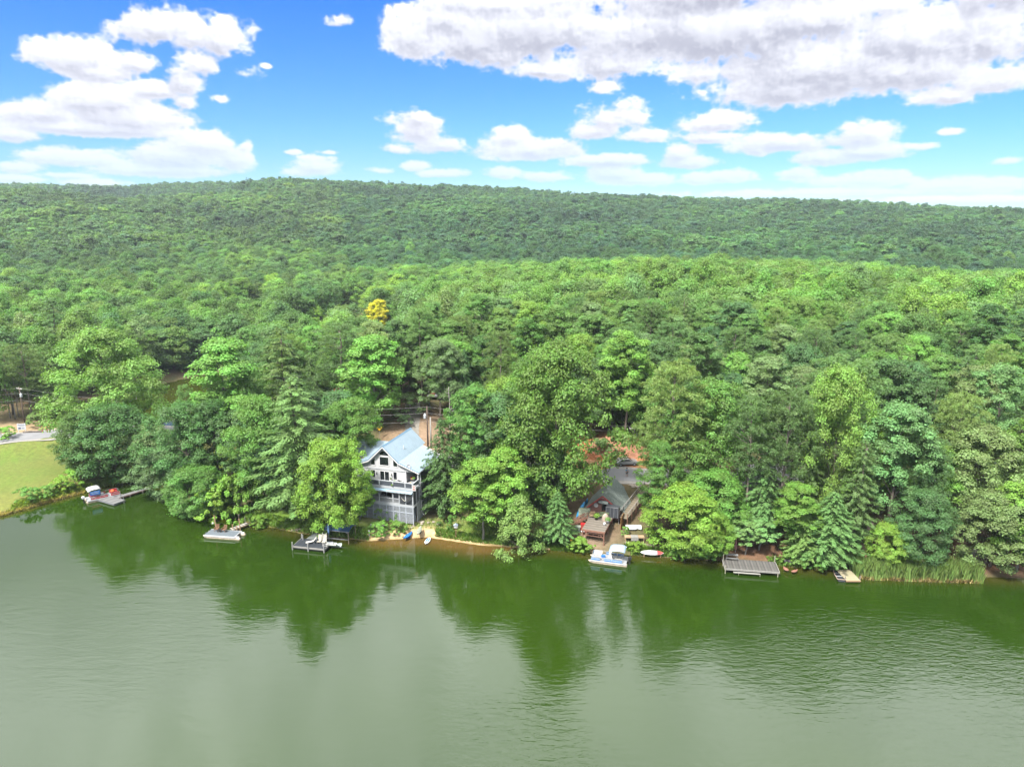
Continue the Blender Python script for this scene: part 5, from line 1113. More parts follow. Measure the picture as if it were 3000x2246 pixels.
def lounger(loc, rz, label, group=None):
    t = thing('sun_lounger', label, 'lounger', loc, rz, group); rows = []
    prof = [(-1.0, .22), (-.55, .26), (0, .34), (.3, .46), (.62, .86), (.72, 1.02)]
    for x, z in prof: rows.append([(x, y, z + .02 * abs(y) * 4) for y in (-.3, -.15, 0, .15, .3)])
    o = part(t, 'seat', Geo().strip(rows), OFFWHITE, True); m = o.modifiers.new('t', 'SOLIDIFY'); m.thickness = .05
    for x, z in ((-.7, .24), (.3, .44)): part(t, 'leg', Geo().box(x - .03, x + .03, -.26, -.2, 0, z).box(x - .03, x + .03, .2, .26, 0, z), GREYMETAL)
lounger(D3M @ Vector((2.7, 1.5, .62)), th_ + R(22), 'white sun lounger pointing left on the dark swimming dock')
for k, lb in ((0, 'left of two cream high-backed chairs on the dark swimming dock'), (1, 'right of two cream high-backed chairs on the dark swimming dock')):
    t = thing('patio_chair', lb, 'chair', D3M @ Vector((3.75 + k * .85, 2.1, .62)), th_ + R(4)); rows = []
    for y, z in ((-.55, .35), (-.2, .36), (.1, .42), (.22, .7), (.34, 1.25)): rows.append([(x, y, z) for x in (-.32, 0, .32)])
    o = part(t, 'seat', Geo().strip(rows), mat('cream_seat', (.52, .48, .40), .7), True); m = o.modifiers.new('t', 'SOLIDIFY'); m.thickness = .06
    part(t, 'leg', Geo().box(-.3, -.25, -.5, -.45, 0, .35), ALU); part(t, 'leg', Geo().box(.25, .3, -.5, -.45, 0, .35), ALU); part(t, 'leg', Geo().box(-.3, -.25, .15, .2, 0, .45), ALU); part(t, 'leg', Geo().box(.25, .3, .15, .2, 0, .45), ALU)
t = thing('dock_ladder', 'pale ladder standing upright at the right side of the dark swimming dock', 'ladder', D3M @ Vector((5.2, .95, .5)), th_ + R(8))
for x in (-.32, .32): part(t, 'rail', Geo().beam((x, 0, 0), (x, .15, 2.4), .06), OFFWHITE)
for k in range(6): z = .15 + k * .4; part(t, 'rung', Geo().beam((-.32, z * .06, z), (.32, z * .06, z), .05), OFFWHITE)
t = thing('boat_lift', 'boat lift with blue canopy half hidden by the yellow-green maple', 'boat lift', D3M @ Vector((6.2, 5.0, 0)), th_)
rows = []
for i in range(7): s = i / 6; rows.append([(x, -1.4 + 2.8 * s, 2.2 + .35 * math.sin(math.pi * s)) for x in (-2.5, -1.2, 0, 1.2, 2.1)])
o = part(t, 'canopy', Geo().strip(rows), mat('blue_canvas', (.015, .06, .14), .7, vary=.1)); part(t, 'beam', Geo().beam((-2.5, -1.4, 2.15), (2.1, -1.4, 2.15), .08).beam((-2.5, 1.4, 2.15), (2.1, 1.4, 2.15), .08).beam((-2.4, -1.3, .7), (1.8, -1.3, .7), .12), ALU)
posts(t, [(-2.4, -1.35), (1.9, -1.35), (-2.4, 1.35), (1.9, 1.35)], .07, -2, 2.15, mat('lift_post', (.35, .27, .2), .8))
part(t, 'outrigger', Geo().beam((1.9, -1.3, 1.8), (1.2, -1.35, 2.15), .06), OFFWHITE)
t = thing('jet_boat', 'small pale boat lying on the lift right of the dark swimming dock', 'boat', D3M @ Vector((6.3, 1.7, .35)), th_ + R(4))
hull = lambda L, W, H, nose=.35, n=9: [[(L * (i / (n - 1) - .5), y * W / 2 * (math.sin(math.pi * min(1, .5 + .5 * (1 - max(0, (i / (n - 1) - (1 - nose)) / nose))) ) if i / (n - 1) > 1 - nose else 1) , z * H) for y, z in ((-1, 1), (-.8, .35), (0, 0), (.8, .35), (1, 1))] for i in range(n)]
part(t, 'hull', Geo().strip(hull(2.6, 1.0, .45)), mat('pale_teal', (.36, .44, .42), .5), True); part(t, 'deck', Geo().box(-1.2, .6, -.4, .4, .3, .42), OFFWHITE, bevel=.05); part(t, 'seat', Geo().box(-.8, .1, -.18, .18, .42, .65), GREYTRIM, bevel=.05)
t = thing('patio_umbrella', 'folded blue umbrella standing behind the cream chairs on the swimming dock', 'umbrella', D3M @ Vector((4.9, 3.1, .6)), 0); part(t, 'pole', Geo().tube([(0, 0, 0), (0, 0, 3.1)], .03, 6), ALU); part(t, 'canopy', Geo().tube([(0, 0, 1.1), (0, 0, 1.5), (0, 0, 2.5), (0, 0, 3.05)], [.05, .2, .14, .02], 8), mat('blue_grey_canvas', (.14, .26, .46), .8))
# kayaks and boards on the beach
def kayak(p0, p1, z, w, label, m, m2, cat='kayak', seat=True, flat=False, group=None):
    a, b = Vector((p0.x, p0.y, 0)), Vector((p1.x, p1.y, 0)); c = (a + b) / 2; L = (b - a).length
    t = thing('kayak' if cat == 'kayak' else cat.replace(' ', '_'), label, cat, (c.x, c.y, z), frame2(a, b)); n = 13; rows = []; H = .07 if flat else .3
    sec = ((0, 1.0), (.6, .95), (.95, .6), (1, .42), (.75, .08), (0, 0), (-.75, .08), (-1, .42), (-.95, .6), (-.6, .95), (0, 1.0))
    for i in range(n):
        s = i / (n - 1); k = max(.03, (math.sin(math.pi * s) ** (.5 if flat else .75))); rows.append([(L * (s - .5), y * w / 2 * k, H * (zz if zz < .5 else .42 + (zz - .42) * (.4 + .6 * k)) + (.16 * (2 * s - 1) ** 4 if not flat else 0)) for y, zz in sec])
    part(t, 'hull', Geo().strip(rows), m, True)
    if seat:
        part(t, 'cockpit', Geo().lathe([(.36, 0), (.42, .03), (.38, .05), (.3, -.02), (.02, -.06)], 16), m2).scale = (1.5, w / .95, 1); t.children[-1].location = (-.15, 0, H + .0)
        part(t, 'seat', Geo().box(-.62, -.5, -.2, .2, H, H + .28), BLACK, bevel=.03); part(t, 'hatch', Geo().lathe([(.12, 0), (.12, .025), (.02, .03)], 12, (L * .3, 0, H - .03)), BLACK)
    return t
kayak(P(1183, 1582, .3), P(1209, 1555, .7), gz(-17.4, 110.8) + .12, .78, 'blue sit-on kayak pulled up on the beach left of the camouflage kayak', BLUE, mat('dark_blue', (.02, .08, .3), .5))
cam_m = mat('camouflage_hull', (.30, .32, .25), .6, vary=.38, scale=2.5); ky = kayak(P(1224, 1577, .3), P(1234, 1542, 1.3), .85, .85, 'grey-green camouflage kayak on the beach between the blue kayak and the white board', cam_m, BLACK); ky.rotation_euler.y = R(-9)
bd = kayak(P(1246, 1594, .15), P(1259, 1570, .4), .18, .85, 'white paddle board with blue grip pads at the water edge of the beach', WHITE, BLUE, 'paddle board', False, True)
part(bd, 'grip_pad', Geo().box(-.5, .75, .06, .27, .073, .083), BLUE); part(bd, 'grip_pad', Geo().box(-.5, .75, -.27, -.06, .073, .083), BLUE); part(bd, 'fin_box', Geo().box(-1.2, -.95, -.2, -.05, .07, .08).box(-1.2, -.95, .05, .2, .07, .08), BLACK)
# cabin shore: blue pontoon boat and paddle board on its rack
pa, pb = P(1640 + 1090/5.52, 1380 + 1450/5.52, .5), P(1640 + 500/5.52, 1380 + 1375/5.52, .5); c = (pa + pb) / 2
bb = pontoon_boat((c.x, c.y, .02), frame2(pa, pb), 'blue and white pontoon boat with pale blue canopy moored below the cabin', BLUEHULL, 5.9, 2.5, (mat('pale_blue_canvas', (.36, .48, .60), .7, vary=.05), (-2.6, -.1), -.1), OFFWHITE, toon=mat('stained_pontoon', (.5, .4, .3), .6))
bm = Matrix.Translation((c.x, c.y, 0)) @ Matrix.Rotation(frame2(pa, pb), 4, 'Z')
solo('cooler', Geo().box(-.3, .3, -.2, .2, 0, .38), BLUE, 'blue cooler on the deck of the blue pontoon boat', 'cooler', bm @ Vector((.9, -.1, .54)), .2, bevel=.03)
def rack():
    p = P(1640 + 1310/5.52, 1380 + 1345/5.52, .3); t = thing('board_rack', 'low wooden rack at the water carrying the red and white paddle board', 'rack', (p.x, p.y, 0), R(-4))
    for x in (.5, 3.1): part(t, 'post', Geo().box(x - .06, x + .06, -.2, -.08, -1, .42), WOOD_TAN); part(t, 'bearer', Geo().box(x - .05, x + .05, -.45, .45, .38, .46), WOOD_TAN)
rack()
bd = kayak(P(1876, 1621, .5), P(1944, 1624, .5), .5, .85, 'white, grey and red paddle board on a rack right of the blue pontoon boat', WHITE, WHITE, 'paddle board', False, True)
bd.rotation_euler.x = R(34); bd.location.z += .25
part(bd, 'grip_pad', Geo().box(-.15, .75, -.34, .34, .073, .08), mat('grey_pad', (.33, .36, .36), .8)); part(bd, 'nose', Geo().prism([(.8, -.375, .074), (1.3, -.26, .074), (1.7, -.08, .074), (1.7, .08, .074), (1.3, .26, .074), (.8, .375, .074)], (0, 0, .008)), mat('coral_red', (.62, .05, .05), .5)); part(bd, 'logo', Geo().lathe([(.13, .073), (.13, .079), (.08, .079)], 14, (-1.3, 0, 0)), mat('brown_print', (.3, .2, .16), .6))
# small structures left of the cabin
def crate(px, py, w, d, h, m, label, nm='crate', cat='crate', rz=-.2, slats=0, top=None):
    p = G(px, py); t = thing(nm, label, cat, (p.x, p.y, p.z), rz); part(t, 'body', Geo().box(-w/2, w/2, -d/2, d/2, 0, h), m, bevel=.03)
    for k in range(slats): x = -w/2 + (k + .5) * w / slats; part(t, 'slat', Geo().box(x - .05, x + .05, -d/2 - .04, -d/2 - .005, .1, h - .1), top or m)
    part(t, 'lid', Geo().box(-w/2 - .04, w/2 + .04, -d/2 - .04, d/2 + .04, h, h + .06), top or m); return t
crate(1711, 1560, 1.1, .8, 1.3, WOOD_RED, 'brown cabinet with red slatted front left of the covered grill', 'slatted_cabinet', 'cabinet', slats=6, top=REDP)
crate(1737, 1562, 1.25, .9, 1.35, mat('grey_cover', (.40, .41, .42), .8, vary=.2, bump=.5), 'grill under a grey cover below the cabin stair', 'covered_grill', 'grill')
crate(1693, 1560, .9, .7, .9, mat('green_slats', (.10, .13, .10), .8), 'dark green slatted box left of the red cabinet', 'storage_box', 'box', slats=4, top=mat('pale_green_slat', (.35, .4, .34), .8))
p = G(1707, 1566); solo('bird_bath', Geo().lathe([(.2, 0), (.08, .1), (.08, .5), (.32, .62), (.33, .68), (.05, .62)], 14), WHITE, 'white bird bath in front of the red slatted cabinet', 'bird bath', (p.x, p.y, p.z), smooth=True)
p = G(1712, 1528); solo('camouflage_tarp', Geo().box(-1.0, 1.0, -.5, .5, 0, 2.2), mat('camouflage_tarp', (.26, .30, .22), .9, vary=.5, scale=2), 'upright camouflage tarp screen left of the cabin', 'tarp', (p.x, p.y, p.z), -.25, bevel=.12)
def leaning(px, py, L, w, m, label, lean, yaw):
    p = G(px, py); t = thing('kayak', label, 'kayak', (p.x, p.y, p.z), 0); rows = []
    for i in range(11):
        s = i / 10; k = max(.05, math.sin(math.pi * s) ** .7); rows.append([(L * s, y * w / 2 * k, z * k) for y, z in ((-1, 0), (-.7, .22), (0, .3), (.7, .22), (1, 0), (.6, -.1), (0, -.14), (-.6, -.1), (-1, 0))])
    part(t, 'hull', Geo().strip(rows), m, True); part(t, 'cockpit', Geo().lathe([(.3, 0), (.34, .03), (.25, 0)], 12, (L * .5, 0, .24)), BLACK); t.rotation_euler = (R(70), -lean, yaw); return t
leaning(1688, 1520, 3.4, .75, mat('bright_blue_hull', (.03, .30, .62), .4), 'bright blue kayak standing tilted left of the cabin', R(62), R(20))
leaning(1716, 1488, 1.8, .5, mat('bright_blue_hull', (.03, .30, .62), .4), 'short blue kayak end showing above the camouflage tarp', R(78), R(-40))
kayak(G(1658, 1606), G(1666, 1582), .75, .6, 'faded purple kayak lying on the bank', mat('faded_purple', (.26, .13, .16), .6), BLACK); kayak(G(1671, 1604), G(1679, 1578), .8, .6, 'yellow kayak lying on the bank beside the purple one', mat('yellow_orange', (.75, .42, .06), .5), BLACK)
G8 = 1
p = G(1833, 1560)
t = thing('orange_panel_fence', 'orange-stained boards standing at the right side of the cabin deck', 'fence', (p.x - .8, p.y + .3, p.z), R(70))
for k in range(9): part(t, 'board', Geo().box(k * .3, k * .3 + .26, 0, .05, 0, 2.3 + .1 * (k % 2)), WOOD_ORANGE)
p = G(1855, 1552); t = thing('dinghy', 'white upturned dinghy propped behind the garden bed', 'boat', (p.x, p.y, p.z + .2), R(0)); part(t, 'hull', Geo().strip(hull(2.6, 1.1, -.6)), WHITE, True).location.z = .7; part(t, 'trestle', Geo().box(-1, -.9, -.4, .4, 0, .6).box(.9, 1, -.4, .4, 0, .6), WOOD_TAN)
t = thing('raised_bed', 'wooden frame table with grey cover in the garden below the cabin', 'table', G(1858, 1585), R(-2)); part(t, 'tabletop', Geo().box(-1.6, 1.6, -.5, .5, .75, .85), WOOD_TAN); part(t, 'cover', Geo().box(-.6, .6, -.55, .45, .855, .9).box(-.6, .6, -.56, -.52, .3, .88), mat('grey_net', (.3, .29, .27), .9))
for x in (-1.5, 1.5):
    for y in (-.45, .45): part(t, 'leg', Geo().box(x-.05, x+.05, y-.05, y+.05, 0, .75), WOOD_TAN)
a = P(1831, 1605, .7); b = P(1884, 1611, .7); t = thing('low_dock', 'narrow picket-edged shore walk behind the blue pontoon boat', 'walkway', (a.x, a.y + .4, 0), frame2(a, b))
planked(t, 4.6, 1.0, .6, 15, [WEATHERED, MATS['grey_plank_1']], 'x'); 
for k in range(23): part(t, 'picket', Geo().box(k*.2, k*.2 + .06, 1.02, 1.05, .4, 1.15), OFFWHITE)
part(t, 'frame', Geo().box(0, 4.6, -.05, 0, .35, .6), WEATHERED); posts(t, [(.1, -.06), (4.5, -.06), (4.5, 1.1)], .06, -1, [.6, .6, 2.6], WOOD_TAN)
# the long grey dock with picnic table
a = P(2000 + 785/6.32, 1500 + 1040/6.32, .75); b = P(2000 + 1785/6.32, 1500 + 1112/6.32, .75); th_ = frame2(a, b); D4 = Matrix.Translation((a.x, a.y, 0)) @ Matrix.Rotation(th_, 4, 'Z')
t = thing('plank_dock', 'long weathered grey plank dock with a picnic table behind it', 'dock', (a.x, a.y, 0), th_)
planked(t, 7.9, 3.3, .8, 34, [mat('old_plank_%d' % i, c_, .9, vary=.3, scale=1.2, stretch=(6, 1, 1)) for i, c_ in enumerate(((.12, .115, .105), (.085, .08, .075), (.15, .14, .13), (.10, .098, .09)))], 'x')
part(t, 'rim', Geo().box(-.05, 4.0, -.08, 0, .55, .82).box(4.02, 7.95, -.085, 0, .55, .82).box(-.08, 0, 0, 3.3, .55, .8).box(7.9, 7.98, 0, 3.3, .55, .8), mat('pale_edge_board', (.30, .29, .27), .85, vary=.15)); part(t, 'step', Geo().box(1.2, 5.1, -.45, -.12, .35, .42), MATS['pale_edge_board'])
posts(t, [(.05, -.1), (2.0, -.25), (5.1, -.25), (7.7, -.05), (.02, 2.4), (7.8, 3.2)], .07, -2, [1.3, .4, .4, .6, 1.9, 1.8], mat('mossy_post', (.36, .34, .26), .9, vary=.2))
t = thing('picnic_table', 'grey picnic table at the left end of the long dock', 'picnic table', D4 @ Vector((1.4, 3.3, .8)), th_ - R(2))
for k in range(4): part(t, 'table_board', Geo().box(-.95, .95, -.34 + k * .17, -.19 + k * .17, .72, .76), MATS['grey_plank_1'])
for y in (-.8, .65): part(t, 'seat', Geo().box(-.95, .95, y, y + .22, .42, .46), MATS['grey_plank_1'])
for x in (-.75, .75): part(t, 'leg', Geo().beam((x, -.65, 0), (x, -.15, .72), .05, .09).beam((x, .65, 0), (x, .15, .72), .05, .09).beam((x, -.75, .40), (x, .8, .40), .05, .08), MATS['grey_plank_1'])
t = thing('patio_umbrella', 'folded faded pink umbrella standing behind the picnic table', 'umbrella', G(2154, 1618)); part(t, 'pole', Geo().tube([(0, 0, 0), (0, 0, 2.6)], .03, 6), OFFWHITE); part(t, 'canopy', Geo().tube([(0, 0, .5), (0, 0, .8), (0, 0, 1.7), (0, 0, 2.5)], [.12, .24, .16, .03], 9), mat('faded_pink', (.52, .24, .24), .9))
p = G(2315, 1662); t = thing('garden_bench', 'weathered wooden bench on the bank right of the long dock', 'bench', (p.x, p.y + .6, p.z), R(170)); part(t, 'seat', Geo().box(-.8, .8, -.25, .25, .4, .46), WEATHERED); part(t, 'backrest', Geo().box(-.8, .8, .22, .28, .55, .9), WEATHERED)
for x in (-.7, .7): part(t, 'leg', Geo().box(x-.05, x+.05, -.22, .28, 0, .55), WEATHERED)
kayak(P(2296, 1655, .8), P(2310, 1676, .2), .3, .7, 'faded red canoe nosed into the water right of the long dock', mat('faded_red', (.30, .14, .10), .6), BLACK, 'canoe', False)
kayak(P(2318, 1672, .6), P(2336, 1674, .2), .3, .55, 'small faded red boat tip beside the canoe under the leaves', mat('faded_red', (.30, .14, .10), .6), BLACK, 'canoe', False)
p = P(2018, 1606, .9); t = thing('motor_boat', 'white motor boat on a stand half hidden under the lime tree', 'boat', (p.x + 1.6, p.y + .6, .9), R(184)); part(t, 'hull', Geo().strip(hull(4.8, 1.9, .9)), WHITE, True); part(t, 'deck', Geo().box(-2.2, .4, -.7, .7, .6, .7), mat('boat_deck_grey', (.3, .3, .32), .8)); part(t, 'windshield', Geo().prism([(.3, -.6, .7), (.7, -.6, .7), (.35, -.6, 1.15)], (0, 1.2, 0)), PANE); part(t, 'canvas', Geo().box(-2.1, -.2, -.75, .75, 1.15, 1.22), GREYTRIM)
posts(t, [(-1.5, -.8), (-1.5, .8), (1.0, -.8), (1.0, .8)], .05, -1.2, .9, GREYMETAL)
# right end: small dock and rowing boat
a = P(2350 + 440/3.403, 1500 + 682/3.403, .4); b = P(2350 + 575/3.403, 1500 + 682/3.403, .4); t = thing('small_dock', 'small tan dock platform at the left end of the reeds', 'dock', (a.x, a.y, 0), R(0)); TN = [mat('tan_plank_%d' % i, c_, .85, vary=.15) for i, c_ in enumerate(((.34, .31, .19), (.38, .34, .22)))]
planked(t, 2.1, 3.3, .45, 12, TN, 'y'); part(t, 'rim', Geo().box(-.04, 2.14, -.06, 0, .25, .46), WOOD_TAN); posts(t, [(2.15, .3), (-.05, .3)], .06, -1.5, 1.0, WEATHERED)
a = P(2466, 1701, .2); b = P(2447, 1669, .2); t = thing('rowing_boat', 'grey flat-bottomed rowing boat with two benches beside the small tan dock', 'boat', ((a.x + b.x) / 2, (a.y + b.y) / 2, .0), frame2(a, b)); L_ = (a - b).length
rows = []; 
for i in range(9):
    s = i / 8; k = 1 - .45 * max(0, s - .45) ** 1.5 / .4 ; k = max(.35, k); rows.append([(L_ * (s - .5), y * .6 * k, z) for y, z in ((-1, .42), (-.8, .05), (0, .03), (.8, .05), (1, .42))])
o = part(t, 'hull', Geo().strip(rows).prism([(-L_/2, -.6, .42), (-L_/2, -.48, .05), (-L_/2, .48, .05), (-L_/2, .6, .42)], (.04, 0, 0)), mat('hull_inside', (.06, .065, .08), .7)); m = o.modifiers.new('t', 'SOLIDIFY'); m.thickness = .05
part(t, 'gunwale', Geo().beam((-L_/2, -.62, .44), (0, -.62, .44), .07).beam((0, -.62, .44), (L_/2, -.3, .44), .07).beam((-L_/2, .62, .44), (0, .62, .44), .07).beam((0, .62, .44), (L_/2, .3, .44), .07).beam((-L_/2, -.62, .44), (-L_/2, .62, .44), .08), mat('tan_gunwale', (.48, .36, .27), .7))
for x in (-.55, .45): part(t, 'bench', Geo().box(x - .14, x + .14, -.56, .56, .32, .37), mat('bench_grey', (.3, .31, .33), .7))
# ---------------------------------------------------------------- shore odds and ends
def birdhouse():
    p = G(1336, 1577); t = thing('birdhouse', 'white birdhouse on a wooden post at the right end of the beach', 'birdhouse', (p.x, p.y, p.z)); part(t, 'post', Geo().box(-.05, .05, -.05, .05, -.3, 2.0), WOOD_RED)
    b_ = part(t, 'box', Geo().box(-.28, .28, -.25, .25, 2.0, 2.4), WHITE); part(b_, 'roof', Geo().prism([(-.38, -.32, 2.4), (.38, -.32, 2.4), (0, -.32, 2.65)], (0, .64, 0)), mat('pale_blue_roof', (.42, .5, .62), .6)); h_ = Geo()
    for x in (-.15, .1): h_.box(x, x + .08, -.262, -.252, 2.16, 2.26)
    part(b_, 'hole', h_, DARK)
birdhouse()
for px, py, lb in ((1082, 1570, 'white garden ornament on a post at the water left of the kayaks'), (1088, 1556, 'small white garden statue on the bank below the grey house')):
    p = G(px, py); solo('garden_ornament', Geo().lathe([(.1, 0), (.06, .2), (.05, .7), (.14, .8), (.16, .95), (.03, 1.1)], 10), WHITE, lb, 'ornament', (p.x, p.y, p.z), smooth=True)
def rocks(pts, nm, label, m, r=(.18, .42)):
    for i, (px, py) in enumerate(pts):
        p = G(px, py); rg = random.Random(i * 7 + int(px)); g = Geo(); s = rg.uniform(*r); prof = [(.05, -.1), (1, 0), (1.05, .25), (.7, .5), (.1, .6)]
        g.lathe([(a_ * s, b_ * s) for a_, b_ in prof], 7); g.v = [(x * rg.uniform(.8, 1.2), y * rg.uniform(.8, 1.2), z * rg.uniform(.8, 1.2)) for x, y, z in g.v]
        w_ = ['leftmost', 'second', 'third', 'fourth', 'fifth', 'sixth', 'seventh', 'eighth', 'ninth', 'tenth', 'eleventh', 'rightmost'][sorted(pts).index((px, py)) if sorted(pts).index((px, py)) < len(pts) - 1 else 11]
        solo(nm, g, m, label + ', ' + w_ + ('' if w_.endswith('most') else ' from left'), 'stone', (p.x, p.y, p.z - .03), rg.random() * 6, group=label)
STONE = mat('pale_stone', (.40, .34, .28), .9, vary=.2, bump=.5); rocks([(1200 + k * 7, 1512 + k * 4 + (k % 3) * 3) for k in range(6)] + [(1238, 1530), (1255, 1533), (1270, 1531), (1285, 1534), (1213, 1540), (1206, 1546)], 'stepping_stone', 'flat pale stone in the path from the grey house to the beach', STONE)
rocks([(1845 + k * 5, 1422 + (k % 3) * 3) for k in range(8)], 'border_stone', 'pale stone edging the lane behind the cabin', STONE); rocks([(2305, 1590), (2312, 1594), (2318, 1588)], 'boulder', 'pale boulder beside the birch-like trunk', mat('grey_stone', (.36, .36, .34), .9, vary=.2), (.35, .5)); rocks([(855, 1555), (862, 1553), (870, 1556), (880, 1554)], 'shore_stone', 'small pale stone at the shore below the feathery pine', STONE)
t = thing('edging_board', 'pale curved border lying on the bank below the grey house', 'edging', G(1110, 1545)); part(t, 'edge', Geo().tube([(-1.4, .3, .05), (-.6, 0, .06), (.2, -.05, .06), (.9, .2, .08)], .08, 6), OFFWHITE)
# pieces far left by the lane
def pole(px, py, top, label, xarm=True, trafo=None, rz=0., lean=0, col=None):
    p = G(px, py); lo, hi = 0, 40
    for _ in range(30):
        m_ = (lo + hi) / 2; lo, hi = (m_, hi) if proj(p.x, p.y, m_)[1] > top else (lo, m_)
    H = lo - p.z; t = thing('utility_pole', label, 'utility pole', (p.x, p.y, p.z), rz); part(t, 'mast', Geo().tube([(0, 0, -.5), (lean, 0, H)], [.19, .12], 10), col or mat('brown_pole', (.12, .085, .065), .9, vary=.2, stretch=(1, 1, .2)), True)
    if xarm:
        part(t, 'crossarm', Geo().box(-1.1, 1.1, -.06, .06, H - .55, H - .4), OFFWHITE)
        for x in (-1.0, -.4, .4, 1.0): part(t, 'insulator', Geo().lathe([(.05, 0), (.07, .08), (.03, .16)], 8, (x, 0, H - .4)), WHITE)
    if trafo: q = part(t, 'transformer', Geo().lathe([(.05, 0), (.27, .02), (.29, .1), (.29, .85), (.22, .95), (.05, 1.0)], 14, (trafo, -.1, H - 2.6)), mat('transformer_grey', (.46, .49, .52), .5), True); part(q, 'bushing', Geo().tube([(trafo, -.1, H - 1.6), (trafo, -.1, H - 1.3)], .04, 6), WHITE)
    return p, p.z + H
P1, Z1 = pole(74, 1247, 1133, 'brown utility pole with crossarm and transformer beside the white sign board', True, .45, R(-25))
P2, Z2 = pole(1254, 1310, 1190, 'utility pole with transformer right behind the grey house roof', False, -.45, 0)
P2b, Z2b = pole(1263, 1312, 1222, 'shorter grey support pole beside the one with the transformer', False, None, 0, col=mat('grey_pole', (.33, .32, .3), .9))
P3, Z3 = pole(1857, 1305, 1248, 'grey utility pole at the right edge of the clay clearing', True, .4, 0, col=mat('grey_pole', (.33, .32, .3), .9))
P4, Z4 = pole(1258, 1193, 1120, 'thin pole beside the trailered red boat', False, None, 0, col=mat('grey_pole', (.33, .32, .3), .9))
def wire(a, b, sag, label, rad=.012, group='overhead wires along the lane', m=None):
    a, b = Vector(a), Vector(b); pts = [a.lerp(b, k / 14) - Vector((0, 0, sag * 4 * (k / 14) * (1 - k / 14))) for k in range(15)]
    solo('overhead_wire', Geo().tube(pts, rad, 5), m or mat('pale_wire', (.45, .45, .45), .6), label, 'wire', group=group)
P0 = Vector((-150, 158, 0)); PX_ = Vector((70, 133, 0))
for k, (dz, lb) in enumerate(((0, 'top'), (-1.3, 'middle'), (-3.1, 'lower'))):
    wire((P0.x, P0.y, 13 + dz), (P1.x, P1.y, Z1 - .3 + dz), .6, '%s overhead wire left of the brown pole by the white sign' % lb)
    wire((P1.x, P1.y, Z1 - .3 + dz), (-55, 150, 12 + dz), 1.2, '%s overhead wire between the brown pole and the trees left of the grey house' % lb)
    wire((-48, 148, 12.6 + dz), (P2.x, P2.y, Z2 - .1 + dz), .5, '%s overhead wire behind the grey house left of its transformer pole' % lb)
    wire((P2.x, P2.y, Z2 - .1 + dz), (P3.x, P3.y, Z3 - .1 + dz * .9), .6, '%s overhead wire from the transformer pole towards the clay clearing' % lb)
    wire((P3.x, P3.y, Z3 - .1 + dz * .9), (PX_.x, PX_.y, 15 + dz), .6, '%s overhead wire right of the clay clearing' % lb)
t = thing('notice_board', 'white sign board on two posts beside the brown utility pole', 'sign', G(66, 1268), R(12))
for x in (-.75, .75): part(t, 'post', Geo().box(x-.06, x+.06, 0, .1, -.3, 2.2), WHITE)
part(t, 'panel', Geo().box(-.9, .9, -.06, 0, .65, 2.15), WHITE); pr = Geo()
for x0, x1, z0, z1 in ((-.75, .75, 1.88, 1.98), (-.7, .7, 1.7, 1.76), (-.4, .6, 1.5, 1.56), (-.7, -.15, .85, 1.25), (.0, .65, 1.1, 1.2), (.0, .55, .88, .96)): pr.box(x0, x1, -.068, -.062, z0, z1)
part(t, 'print', pr, mat('dark_blue_print', (.05, .07, .16), .7))
t = thing('wooden_rail', 'short pale wooden rail barrier at the left edge by the lane', 'barrier', G(16, 1275), R(8))
for x in (-.95, .95): part(t, 'post', Geo().box(x-.08, x+.08, -.08, .08, -.3, 1.5), WEATHERED)
for z in (.75, 1.2): part(t, 'rail', Geo().box(-.95, .95, -.04, .04, z, z + .16), WEATHERED)
for px, py, r_, h_, lb, nm in ((125, 1268, .09, 1.5, 'left red bollard by the lane at the cove', 'bollard'), (146, 1267, .09, 1.6, 'right red bollard by the lane at the cove', 'bollard')):
    p = G(px, py); solo(nm, Geo().tube([(0, 0, -.2), (0, 0, h_)], r_, 10), mat('faded_red_paint', (.55, .08, .06), .6), lb, 'bollard', (p.x, p.y, p.z))
t = thing('fire_hydrant', 'faded red dry hydrant pipe between the two red bollards', 'hydrant', G(138, 1268)); part(t, 'pipe', Geo().tube([(.1, 0, -.2), (.1, 0, .9), (0, 0, 1.15), (-.35, 0, 1.2), (-.42, 0, 1.1)], .13, 10), MATS['faded_red_paint'], True); part(t, 'cap', Geo().tube([(-.42, 0, 1.15), (-.48, 0, .95)], .17, 10), MATS['faded_red_paint'])
p = G(98, 1268); solo('log_barrier', Geo().tube([(-2.2, 0, .2), (-.8, .05, .24), (.8, 0, .22), (2.2, -.05, .2)], [.22, .26, .25, .2], 10), BARK, 'dark log lying beside the lane between the sign board and the red bollards', 'log', (p.x, p.y, p.z), R(8), smooth=True)
t = thing('road_sign', 'yellow diamond road sign behind the left part of the grey house roof', 'road sign', G(1113, 1293), R(10)); part(t, 'post', Geo().box(-.03, .03, 0, .05, 0, 3.2), GREYMETAL); s_ = .64
part(t, 'panel', Geo().prism([(0, -.02, 2.3), (s_, -.02, 2.3 + s_), (0, -.02, 2.3 + 2 * s_), (-s_, -.02, 2.3 + s_)], (0, -.03, 0)), YELLOW); pr = Geo()
for w_, z in ((.32, 3.12), (.4, 2.93), (.28, 2.74)): pr.box(-w_, w_, -.058, -.052, z, z + .07)
part(t, 'lettering', pr, mat('sign_black', (.25, .15, .01), .7))
